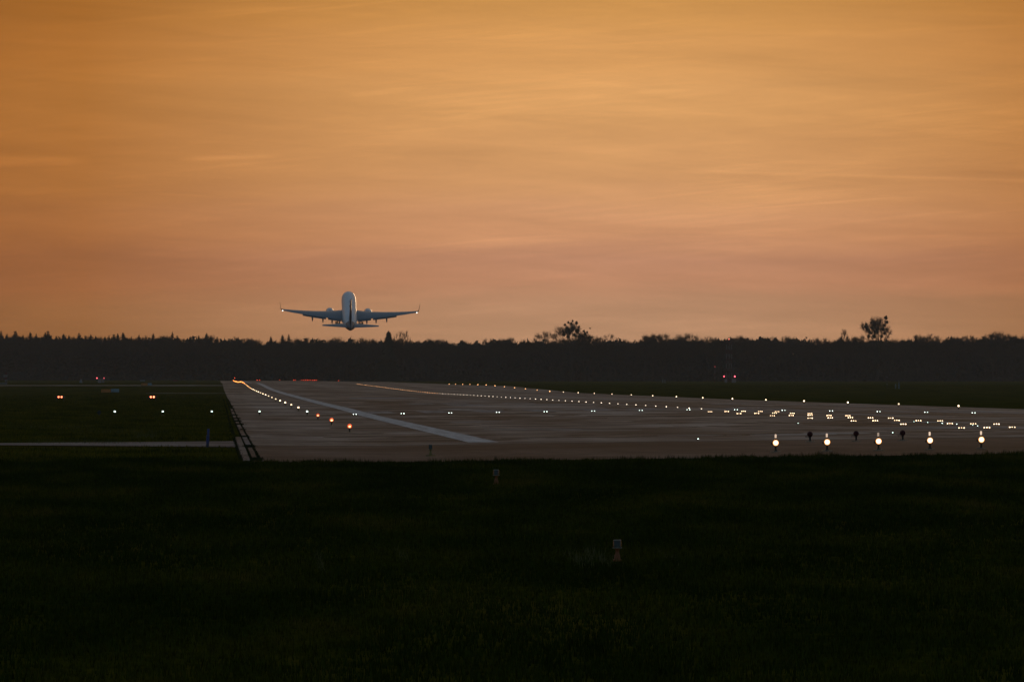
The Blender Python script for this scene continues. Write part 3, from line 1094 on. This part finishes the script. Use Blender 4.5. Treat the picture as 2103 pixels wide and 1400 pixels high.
def airfoil(x, le_s, chord, z, tc=0.12, twist=0.0, n=9):
    up, lo = [], []
    for k in range(n):
        u = 0.5 * (1 - math.cos(math.pi * k / (n - 1)))
        th = 5 * tc * (0.2969 * math.sqrt(u) - 0.1260 * u - 0.3516 * u * u + 0.2843 * u ** 3 - 0.1015 * u ** 4)
        cb = 0.02 * (1 - (2 * u - 1) ** 2)
        s = le_s + chord * u
        dz = -math.sin(twist) * chord * (u - 0.4)
        up.append((x, 19 - s, z + chord * (th + cb) + dz))
        lo.append((x, 19 - s, z + chord * (-th * .8 + cb) + dz))
    return up + lo[-2:0:-1]


def wing_z(x):
    q = (x - 1.88) / 15.28
    return -1.2 + math.tan(RAD(6)) * (x - 1.88) + 1.05 * max(0, q) ** 2


def wing_le(x):
    return 13.4 + (x - 1.88) * math.tan(RAD(27.8)) - (0.5 * max(0, (4.8 - x) / 3) if x < 4.8 else 0)


def wing_te(x):
    return 21.2 + 0.06 * (x - 1.88) if x < 5.8 else 21.43 + (x - 5.8) * (23.05 - 21.43) / (17.16 - 5.8)


for sgn, side in ((-1, 'left'), (1, 'right')):
    def S(r):
        return [(sgn * p[0], p[1], p[2]) for p in r]
    secs = []
    for x in (0.9, 1.88, 3.4, 4.8, 5.8, 8.5, 11.5, 14.5, 16.6, 17.16):
        le, te = wing_le(x), wing_te(x)
        secs.append(S(airfoil(x, le, te - le, wing_z(x), 0.14 - 0.003 * x, RAD(1.0 - 0.12 * x))))
    w = obj('wing', MB().loft(secs, A_grey), plane)
    # blended winglet
    zt = wing_z(17.16)
    wl = []
    for q, (ox, oz, ch) in enumerate(((0, 0, 1.62), (.28, .12, 1.5), (.46, .45, 1.3), (.60, 1.2, .95), (.74, 2.35, .55))):
        le = wing_le(17.16) + (0, .2, .5, 1.05, 1.9)[q]
        wl.append(S([(17.16 + ox + .03 * c, 19 - (le + ch * u), zt + oz - .03 * c) for u, c in ((0, 0), (.3, 1.6), (1, 0), (.3, -1.6))]))
    obj('winglet', MB().loft(wl, paint('winglet_brown', (0.10, 0.07, 0.055), 0.45)), plane)
    obj('tip_light', MB().lathe((sgn * 17.15, 19 - wing_te(17.16) - .06, zt + .02), [(-.16, .02), (-.10, .12), (0, .14), (.12, .08)], G_nav, 10, 'Y'), w)
    # flaps run out
    for x0, x1 in ((2.15, 5.5), (6.0, 12.0)):
        fl = []
        for x in (x0, (x0 + x1) / 2, x1):
            ch = 1.35 - 0.05 * x
            fl.append(S(airfoil(x, wing_te(x) - .45, ch, wing_z(x) - .17, 0.12, RAD(11))))
        obj('flap', MB().loft(fl, A_flap), w)
    for x in (4.45, 6.8, 9.5):
        s0 = wing_te(x)
        zz = wing_z(x) - .45
        obj('flap_fairing', MB().loft([S([(x + r_ * math.cos(t_) * .75, 19 - (s0 + ds), zz + dz + r_ * math.sin(t_)) for t_ in [2 * math.pi * k / 10 for k in range(10)]])
                                       for ds, r_, dz in ((-2.2, .05, .15), (-1.4, .22, .02), (-.3, .28, -.10), (.7, .22, -.42), (1.35, .04, -.62))], A_flap), w)
    # engine
    ex, ez = 4.9, -1.88
    en = obj('engine', MB().lathe((sgn * ex, 19 - 13.2, ez), [(2.2, .84), (2.35, .93), (2.1, 1.02), (1.2, 1.09), (0, 1.07), (-1.2, .97), (-1.9, .86)], A_cowl, 24, 'Y'), plane)
    obj('intake_lip', MB().lathe((sgn * ex, 19 - 13.2, ez), [(2.2, .80), (2.40, .88), (2.38, .96), (2.12, 1.03)], A_metal, 24, 'Y'), en)
    obj('core_nozzle', MB().lathe((sgn * ex, 19 - 13.2, ez), [(-1.85, .66), (-2.5, .52), (-2.9, .44)], A_tyre, 18, 'Y'), en)
    obj('exhaust_plug', MB().lathe((sgn * ex, 19 - 13.2, ez), [(-2.6, .30), (-3.1, .20), (-3.6, .02)], A_metal, 14, 'Y'), en)
    px0 = sgn * ex
    obj('pylon', MB().loft([[(px0 - .18, 7.4, ez + .98), (px0 + .18, 7.4, ez + .98), (px0 + .2, 1.6, ez + .55), (px0 - .2, 1.6, ez + .55)],
                            [(px0 - .12, 5.2, -.82), (px0 + .12, 5.2, -.82), (px0 + .14, .6, -.95), (px0 - .14, .6, -.95)]], A_grey, False), en)
    # main gear
    gxx = sgn * 2.95
    ge = obj('landing_gear', MB().tube([(sgn * 3.1, -.9, -1.35), (gxx, -1.0, -2.55)], [.17, .13], A_tyre, 10)
             .tube([(gxx, -1.0, -2.0), (sgn * 1.7, -.6, -1.5)], [.08, .08], A_tyre, 8)
             .tube([(gxx - .5, -1.0, -2.55), (gxx + .5, -1.0, -2.55)], [.09, .09], A_tyre, 8)
             .box((gxx + sgn * .12, -1.05, -1.85), (.06, .6, .8), A_flap), plane)
    for wx in (-.44, .44):
        wh = obj('wheel', MB().lathe((gxx + wx, -1.0, -2.55), [(-.18, .38), (-.15, .52), (0, .56), (.15, .52), (.18, .38)], A_tyre, 20, 'X'), ge)
    # tailplane
    hs = []
    for x, le, ch in ((.35, 31.7, 4.6), (1.2, 32.1, 4.2), (4.0, 34.0, 2.9), (6.6, 35.75, 1.65), (7.18, 36.25, 1.2)):
        hs.append(S(airfoil(x, le, ch, .72 + math.tan(RAD(7)) * x, 0.10, RAD(-1.5))))
    obj('tailplane', MB().loft(hs, A_grey), plane)


def fin_sec(z, le, ch, th):
    return [(th * c, 19 - (le + ch * u), z) for u, c in ((0, 0), (.08, .55), (.35, 1), (.75, .5), (1, .08), (1, -.08), (.75, -.5), (.35, -1), (.08, -.55))]


obj('tail_fin', MB().loft([fin_sec(1.6, 29.6, 7.0, .36), fin_sec(2.3, 30.6, 6.2, .35), (fin_sec(5.2, 33.4, 4.2, .27)), fin_sec(8.3, 36.1, 2.2, .19), fin_sec(8.75, 36.7, 1.7, .09)], A_dark), plane)
obj('dorsal_fillet', MB().loft([fin_sec(1.9, 26.2, 4.6, .10), fin_sec(2.15, 28.2, 2.9, .08), fin_sec(2.75, 30.4, .9, .05)], A_white), plane)

# ------------------------------------------------------------------ trees
M_bark = base_mat('bark', (0.045, 0.034, 0.026), 0.95, 0, 0.1, 0.3, 0.8)
M_twig = base_mat('twigs', (0.060, 0.040, 0.028), 0.95, 0, 0.1, 0.3, 0.5)
M_needle = base_mat('needles', (0.020, 0.026, 0.016), 0.9, 0, 0.1, 0.35, 0.6)
M_mistle = base_mat('mistletoe_leaves', (0.030, 0.036, 0.014), 0.9, 0, 0.1, 0.3, 1.0)
M_wood = base_mat('forest_mass', (0.030, 0.028, 0.022), 0.95, 0, 0.05, 0.4, 0.12)


def tri_strip(p0, p1, w0, r):
    """thin triangle from p0 to p1"""
    d = p1 - p0
    n = np.cross(d, r.normal(size=3))
    n /= (np.linalg.norm(n) + 1e-9)
    return [p0 - n * w0, p0 + n * w0, p1]


def bare_tree(seed, h=18.0, spread=0.42, twig_w=0.034, levels=4, slender=False, stout=1.0):
    """trunk + limbs as tapered tubes, fine twigs as thin slivers"""
    r = np.random.default_rng(seed)
    trunk, tw = MB(), []
    tips = []

    def grow(p, d, L, rad, lev):
        steps = 3
        pts, rr = [p], [rad]
        for i in range(steps):
            d = d + r.normal(0, .13, 3) + np.array([0, 0, .05])
            d /= np.linalg.norm(d)
            p = p + d * L / steps
            pts.append(p)
            rr.append(rad * (1 - .45 * (i + 1) / steps))
        trunk.tube([tuple(q) for q in pts], [max(.02, q) for q in rr], M_bark, 6 if lev < 2 else 4, cap=False)
        if lev >= levels:
            for q in range(16):
                base = pts[1] + (pts[-1] - pts[1]) * r.random()
                dd = d * .6 + r.normal(0, .55, 3)
                dd /= np.linalg.norm(dd)
                ln = (.5 + .9 * r.random()) * h / 18
                e = base + dd * ln
                tw.extend(tri_strip(base, e, twig_w, r))
                for _ in range(2):
                    b2 = base + (e - base) * r.uniform(.3, .8)
                    d2 = dd + r.normal(0, .6, 3)
                    tw.extend(tri_strip(b2, b2 + d2 / np.linalg.norm(d2) * ln * .7, twig_w * .8, r))
            tips.append(p)
            return
        nb = 3 if lev else (5 if not slender else 7)
        for q in range(nb):
            a = 2 * math.pi * (q + r.random() * .7) / nb
            sp = spread * (1.25 if lev else 1.0)
            nd = d + np.array([math.cos(a), math.sin(a), 0]) * sp * r.uniform(.7, 1.5)
            nd /= np.linalg.norm(nd)
            st = pts[-1] if (q < 2 or lev) else pts[2]
            grow(st, nd, L * (.66 + .12 * r.random()), rad * .52, lev + 1)

    grow(np.zeros(3), np.array([r.normal(0, .03), r.normal(0, .03), 1.0]), h * (.36 if not slender else .5), h * .017 * stout, 0)
    v = np.array(tw).reshape(-1, 3)
    zmax = max(v[:, 2].max(), 1)
    s = h / zmax
    hi = v[v[:, 2] > zmax * .6]
    lx, ly = hi[:, 0].mean() / hi[:, 2].mean(), hi[:, 1].mean() / hi[:, 2].mean()     # stand the crown over the foot
    v = v - np.stack([v[:, 2] * lx, v[:, 2] * ly, v[:, 2] * 0], 1)
    trunk.v = [(a - c * lx, b - c * ly, c) for a, b, c in trunk.v]
    tips = [q - np.array([q[2] * lx, q[2] * ly, 0]) for q in tips]
    trunk.v = [(a * s, b * s, c * s) for a, b, c in trunk.v]
    return trunk.mesh('trunk'), fast_mesh('crown', v * s, np.arange(len(v)).reshape(-1, 3), [M_twig]), [q * s for q in tips]


def conifer(seed, h=19.0, width=3.0, dense=1.0, cone=False):
    r = np.random.default_rng(seed)
    tr = MB().tube([(0, 0, 0), (0, 0, h * .5), (0, 0, h * .98)], [.26, .16, .03], M_bark, 6)
    tris = []
    z = h * .10
    while z < h * .985:
        f = (h - z) / h
        L = width * (f ** (.72 if cone else .85)) * r.uniform(.7, 1.15) + .12
        nb = int(r.integers(5, 8) * dense)
        for q in range(nb):
            a = r.uniform(0, 2 * math.pi)
            l = L * r.uniform(.6, 1.1)
            drop = r.uniform(.3, .8) if cone else r.uniform(.0, .35) if f > .15 else -r.uniform(.0, .35)
            end = np.array([math.cos(a) * l, math.sin(a) * l, z - drop * l])
            st = np.array([0, 0, z])
            side = np.array([-math.sin(a), math.cos(a), 0.])
            tris += [st, st + (end - st) * .65 + side * l * .22, end]
            tris += [st, end, st + (end - st) * .65 - side * l * .22]
            for _ in range(5):
                u = r.uniform(.25, 1)
                b = st + (end - st) * u
                tris += [b - side * .12, b + side * .12, b + np.array([r.normal(0, .3), r.normal(0, .3), -r.uniform(.1, .55)]) * min(1, l)]
        z += h * (.026 if f > .2 else .014) * r.uniform(.7, 1.4)
    tris += [np.array([-.06, 0, h * .95]), np.array([.06, 0, h * .95]), np.array([0, 0, h])]
    v = np.array(tris)
    return tr.mesh('trunk'), fast_mesh('crown', v, np.arange(len(v)).reshape(-1, 3), [M_needle])


def leaf_ball(seed, r0, n=160):
    r = np.random.default_rng(seed)
    c = r.normal(size=(n, 3))
    c /= np.linalg.norm(c, axis=1)[:, None]
    c *= (r.random(n) ** .4)[:, None] * r0
    a = r.normal(0, r0 * .34, (n, 3, 3))
    v = (c[:, None, :] + a).reshape(-1, 3)
    return fast_mesh('mistletoe_clump', v, np.arange(n * 3).reshape(-1, 3), [M_mistle])


FD = 3700.0


def ztop(ypx, D):
    return CAMZ + (YH - ypx) * D / FPX


def plant(name, meshes, hmesh, px, ytop, D, label, group, cat='tree', wscale=1.0):
    X = gx(px, D)
    z = float(zf(X, D)) - 0.1
    s = (ztop(ytop, D) - z) / hmesh
    t = thing(name, label, cat, (X, D, z), group, random.uniform(0, 6.28))
    t.scale = (s * wscale, s * wscale, s)
    obj('trunk', meshes[0], t)
    obj('crown', meshes[1], t)
    return t


CON = [conifer(100 + i, 19, 5.4 + .7 * (i % 3), 2.0) for i in range(5)]
DEC = [bare_tree(200 + i, 17.0, .34 + .05 * (i % 3)) for i in range(6)]

con_px = [(3, 678), (15, 684), (32, 677), (48, 686), (63, 680), (75, 684), (94, 681), (99, 677), (116, 688), (131, 684), (141, 689), (163, 682), (176, 687),
          (187, 685), (197, 688), (216, 690), (224, 687), (234, 684), (242, 683), (253, 681), (270, 690), (286, 686), (300, 690), (315, 683), (335, 689), (354, 680),
          (364, 687), (391, 689), (408, 687), (424, 682), (433, 687), (446, 690), (470, 693), (556, 689), (580, 686), (593, 685)]
for i, (x, y) in enumerate(con_px):
    D = FD + random.uniform(-25, 25)
    nm = ORD[i] if i < 25 else None
    lab = ('dark spruce tip on the left skyline, %s from the picture edge' % nm) if nm else \
        ('dark spruce tip on the skyline, %s left of the climbing airliner' % ORD[len(con_px) - 1 - i])
    plant('spruce_tree', CON[i % 5], 19.0, x, y, D, lab, 'skyline spruces', wscale=random.uniform(.85, 1.1))

# one broad dense conifer right of the aircraft
big = conifer(150, 19, 6.8, 7.0, True)
plant('spruce_tree', big, 19.0, 798, 677, 3600, 'broad dark cone-shaped conifer just right below the airliner', None, wscale=1.0)
# slender bare poles beside it
SL = bare_tree(260, 18.0, .10, .04, 3, True)
for i, (x, y) in enumerate(((815, 675), (827, 674), (837, 679))):
    plant('slender_tree', SL[:2], 18.0, x, y, 3640, 'thin bare tree right of the dark cone conifer, %s from it' % ORD[i], 'thin trees by the cone conifer', wscale=.55)
for i, (x, y) in enumerate(((1730, 673), (1735, 670))):
    plant('slender_tree', SL[:2], 18.0, x, y, 3640, 'thin bare tree left of the tall mistletoe tree, %s of two' % ('left', 'right')[i], 'thin trees by the mistletoe tree', wscale=.6)

named = [(1130, 677, 'bare fuzzy tree just left of the wide mistletoe tree'), (1210, 681, 'bare low tree just right of the wide mistletoe tree'),
         (1252, 682, 'small rounded bare tree alone right of the wide mistletoe tree'), (1340, 680, 'rounded bare tree midway between mistletoe tree and mast, left of pair'),
         (1362, 681, 'rounded bare tree midway between mistletoe tree and mast, right of pair'), (1395, 683, 'bare tree standing left of the red and white mast, farther'),
         (1422, 681, 'bare tree standing left of the red and white mast, nearer'), (1535, 686, 'bare tree just right of the red and white mast'),
         (1578, 687, 'low bare tree midway between mast and tall mistletoe tree'), (1770, 683, 'low bare tree at the left foot of the tall mistletoe tree'),
         (1884, 683, 'small bare tree right of the tall mistletoe tree, first'), (1912, 681, 'small bare tree right of the tall mistletoe tree, second'),
         (1995, 686, 'bare tree near right picture edge, left of the rounded one'), (2042, 677, 'rounded bare tree near the right picture edge'),
         (2080, 687, 'bare tree closest to the right picture edge'), (628, 688, 'bare rounded tree below the left wing of the airliner'),
         (505, 691, 'bare tree where the spruces end on the left skyline')]
for i, (x, y, lab) in enumerate(named):
    plant('bare_tree', DEC[i % 6][:2], 17.0, x, y, FD - 40 + random.uniform(-15, 15), lab, 'skyline bare trees')

# the two trees full of mistletoe
MIS = [leaf_ball(300 + i, 1.0) for i in range(3)]


def mistletoe_tree(seed, px, ytop, D, lab, clumps, ws, levels=4):
    m = bare_tree(seed, 18.0, .27, .036, 4, False, 1.9)
    t = plant('mistletoe_tree', m[:2], 18.0, px, ytop, D, lab, None, wscale=ws)
    t.rotation_euler[2] = 0
    sc = t.scale
    r = random.Random(seed)
    for (cx, cy, cr) in clumps:
        o = obj('mistletoe_clump', MIS[r.randrange(3)], t)
        X = gx(cx, D) - t.location[0]
        Z = ztop(cy, D) - t.location[2]
        o.location = (X / sc[0], r.uniform(-1.5, 1.5), Z / sc[2])
        q = cr * .82 * D / FPX
        o.scale = (q / sc[0], q / sc[0], q * r.uniform(.85, 1.1) / sc[2])
    return t


ca = [(1160, 667, 3), (1167, 662, 2.4), (1173, 664, 3), (1176, 659, 2.2), (1184, 663, 3.4), (1165, 674, 4), (1176, 674, 4.6), (1185, 680, 4.2), (1157, 680, 3.2), (1158, 686, 4.4),
      (1170, 684, 3.6), (1180, 688, 4.0), (1199, 680, 3), (1201, 685, 3.2), (1206, 682, 2.4), (1190, 690, 3.2), (1166, 691, 4), (1212, 674, 1.6), (1189, 671, 2.6)]
mistletoe_tree(61, 1176, 657, 3620, 'wide bare tree full of mistletoe balls on the middle skyline', ca, .80)
cb = [(1780, 665, 2.6), (1790, 662, 2.4), (1784, 676, 3.8), (1793, 673, 3.2), (1800, 668, 3), (1821, 652, 4.2), (1823, 661, 3.6), (1819, 668, 3.2), (1814, 676, 4.6), (1803, 680, 4),
      (1790, 683, 4.4), (1779, 671, 3), (1818, 684, 4), (1797, 690, 4.6), (1812, 690, 3.6), (1806, 672, 2.6), (1822, 676, 2.6), (1786, 690, 3.4)]
mistletoe_tree(77, 1801, 645, 3600, 'tallest bare tree with dark mistletoe balls on the right skyline', cb, .82)

# rows of bare trees filling the forest edge
tops = np.array([(-400, 686), (0, 688), (200, 690), (480, 692), (520, 698), (650, 695), (760, 697), (900, 696), (940, 701), (1000, 697), (1050, 694), (1240, 696), (1400, 693),
                 (1600, 691), (1640, 693), (1750, 695), (1900, 695), (1980, 690), (2103, 688), (2600, 690)], float)
xx = -60.0
i = 0
edge_trees = []
while xx < 2170:
    y = float(np.interp(xx, tops[:, 0], tops[:, 1])) + 4.5 - 11.0 * random.random() ** 1.6
    if 0 < xx < 2103:
        t = plant('bare_tree', DEC[i % 6][:2], 17.0, xx, y, FD + random.uniform(-50, 10), 'low bare tree merging into the even forest edge', 'low bare trees of the forest edge',
                  wscale=random.uniform(.8, 1.15))
        edge_trees.append((xx, t))
    i += 1
    xx += random.uniform(10, 20)

MARKS = [(0, 'picture edge', 'left'), (718, 'airliner', ''), (1176, 'wide mistletoe tree', ''), (1498, 'banded mast', ''), (1801, 'tall mistletoe tree', ''), (2103, 'picture edge', 'right')]
sides = {}
for x_, t_ in edge_trees:
    mk = min(MARKS, key=lambda m: abs(m[0] - x_))
    sides.setdefault((mk[0], x_ < mk[0]), []).append((abs(x_ - mk[0]), t_, mk))
for (mx, lft), lst in sides.items():
    for k_, (_, t_, mk) in enumerate(sorted(lst, key=lambda q: q[0])):
        if mk[1] == 'picture edge':
            t_['label'] = 'low bare forest edge tree, %s from the %s picture edge' % (ORD[min(k_, 27)], mk[2])
        else:
            t_['label'] = 'low bare forest edge tree, %s to the %s of the %s' % (ORD[min(k_, 27)], 'left' if lft else 'right', mk[1])

# the forest behind and below as one dark mass of twigs and undergrowth
NF = 450000
fx = rng.uniform(-520, 780, NF)
fd = FD + rng.uniform(5, 230, NF)
pxs = XV + fx * FPX / fd
topy = np.interp(pxs, tops[:, 0], tops[:, 1]) + 7.5
wob = 3.0 * np.sin(pxs * .081) + 2.2 * np.sin(pxs * .193 + 1) + 1.5 * np.sin(pxs * .41 + 2.2) + 1.6 * np.sin(pxs * .021)
gz = zf(fx, fd)
hmax = CAMZ + (YH - topy + wob) * FD / FPX - gz
fz = gz + hmax * rng.random(NF) ** .85
size = rng.uniform(.5, 1.1, NF) * (1.0 + 1.4 * np.clip(1 - (fz - gz) / 11, 0, 1))
dv = rng.normal(size=(NF, 3, 3)) * size[:, None, None] * np.array([.55, .55, .8])
v = (np.stack([fx, fd, fz], 1)[:, None, :] + dv).reshape(-1, 3)
fo = obj('forest', fast_mesh('forest', v, np.arange(NF * 3).reshape(-1, 3), [M_wood]))
fo['kind'] = 'stuff'
fo['label'] = 'dark unbroken band of forest along the far edge of the airfield'
# shrubs at its foot
NB = 26000
fx = rng.uniform(-520, 780, NB)
fd = FD - 60 + rng.uniform(0, 65, NB)
hb = 3.2 + 2.2 * np.sin(fx * .07) + 1.3 * np.sin(fx * .19 + 1)
fz = zf(fx, fd) + np.maximum(.8, hb) * rng.random(NB)
dv = rng.normal(size=(NB, 3, 3)) * rng.uniform(.3, .8, NB)[:, None, None]
v = (np.stack([fx, fd, fz], 1)[:, None, :] + dv).reshape(-1, 3)
fo = obj('undergrowth', fast_mesh('undergrowth', v, np.arange(NB * 3).reshape(-1, 3), [M_wood]))
fo['kind'] = 'stuff'
fo['label'] = 'dark scrub along the foot of the forest'

# ------------------------------------------------------------------ grass
def mat_grass(name, stops):
    m = bpy.data.materials.new(name)
    m.use_nodes = True
    t = m.node_tree
    b = t.nodes['Principled BSDF']
    c = N(t, 'ShaderNodeTexCoord')
    mp = N(t, 'ShaderNodeMapping')
    mp.inputs['Scale'].default_value = (0.35, 0.07, 0.2)
    t.links.new(c.outputs['Object'], mp.inputs[0])
    n1 = noise(t, mp.outputs[0], 1.0, 5, 0.6)
    n2 = noise(t, c.outputs['Object'], 9.0, 3, 0.6)
    c1 = ramp(t, n1, stops)
    t.links.new(mixc(t, 1.0, c1, ramp(t, n2, [(0.35, 0.4), (0.65, 1.6)]), 'MULTIPLY'), b.inputs['Base Color'])
    b.inputs['Roughness'].default_value = 1.0
    b.inputs['Specular IOR Level'].default_value = 0.0
    return m


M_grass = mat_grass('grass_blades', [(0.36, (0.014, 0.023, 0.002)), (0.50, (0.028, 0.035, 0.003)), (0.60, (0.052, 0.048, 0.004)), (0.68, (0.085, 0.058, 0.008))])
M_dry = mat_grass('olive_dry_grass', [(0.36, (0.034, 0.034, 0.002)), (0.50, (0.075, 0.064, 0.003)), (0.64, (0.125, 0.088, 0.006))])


def blades(n, d0, d1, xlo, xhi, hlo, hhi, w, keep=None, per=3, clump=True):
    d = np.sqrt(rng.uniform(d0 ** 2, d1 ** 2, n))
    x = rng.uniform(0, 1, n) * (xhi(d) - xlo(d)) + xlo(d)
    if keep is not None:
        k = keep(x, d)
        x, d = x[k], d[k]
    n = len(x)
    patch = .55 + .45 * np.sin(x * 1.3 + 2 * np.sin(d * .21)) * np.sin(d * .33 + 1.7 * np.sin(x * .6))
    h = (hlo + (hhi - hlo) * rng.random(n) ** 2) * (.5 + patch)
    if callable(w):
        w = w(d)
    z = zf(x, d) - .05
    allv = []
    for q in range(per):
        a = rng.uniform(0, 2 * math.pi, n)
        ox, oy = rng.normal(0, .03, n), rng.normal(0, .03, n)
        hh = h * rng.uniform(.6, 1.1, n)
        lean = rng.uniform(.1, .7, n) * hh
        v = np.zeros((n, 3, 3))
        v[:, 0] = np.stack([x + ox - np.cos(a) * w, d + oy - np.sin(a) * w, z], 1)
        v[:, 1] = np.stack([x + ox + np.cos(a) * w, d + oy + np.sin(a) * w, z], 1)
        v[:, 2] = np.stack([x + ox + np.sin(a) * lean, d + oy - np.cos(a) * lean, z + .05 + hh], 1)
        allv.append(v.reshape(-1, 3))
    return np.concatenate(allv)


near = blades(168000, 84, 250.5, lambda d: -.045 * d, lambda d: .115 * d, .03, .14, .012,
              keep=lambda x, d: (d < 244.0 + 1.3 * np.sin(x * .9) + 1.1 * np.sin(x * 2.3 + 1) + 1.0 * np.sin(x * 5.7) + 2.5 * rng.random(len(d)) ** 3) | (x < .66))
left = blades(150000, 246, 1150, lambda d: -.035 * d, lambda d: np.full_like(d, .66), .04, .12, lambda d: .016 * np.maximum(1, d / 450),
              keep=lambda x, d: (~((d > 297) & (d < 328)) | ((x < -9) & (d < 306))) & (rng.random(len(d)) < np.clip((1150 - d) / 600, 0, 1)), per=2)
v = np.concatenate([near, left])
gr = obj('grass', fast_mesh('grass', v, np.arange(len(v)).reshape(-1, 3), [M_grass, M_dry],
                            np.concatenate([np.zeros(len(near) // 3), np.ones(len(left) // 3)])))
gr['kind'] = 'stuff'
gr['label'] = 'short dark airfield grass in the foreground and left field'

# dry stalks standing in the grass
M_straw = base_mat('dry_stalk', (0.10, 0.085, 0.035), 0.9, 0, 0.1, 0.3, 3.0)
sv = []
for (px, D, n, sxp, hh) in ((1186, 143, 60, 9, .16), (1230, 143, 70, 14, .20), (1375, 143, 30, 10, .12), (822, 146, 22, 5, .14), (656, 141, 40, 4, .15), (120, 320, 120, 60, .2),
                            (210, 318, 120, 60, .18), (100, 420, 160, 60, .25), (230, 380, 160, 60, .22), (300, 350, 90, 25, .25)):
    for q in range(n):
        x = gx(px + random.gauss(0, sxp), D)
        d = D + random.uniform(-4, 4)
        z = float(zf(x, d)) - .03
        h = hh * random.uniform(.5, 1.1)
        sv += [(x - .006, d, z), (x + .006, d, z), (x + random.gauss(0, .04), d, z + h)]
so = obj('dry_stalks', fast_mesh('dry_stalks', np.array(sv), np.arange(len(sv)).reshape(-1, 3), [M_straw]))
so['kind'] = 'stuff'
so['label'] = 'pale dry stalks standing in tufts above the grass'
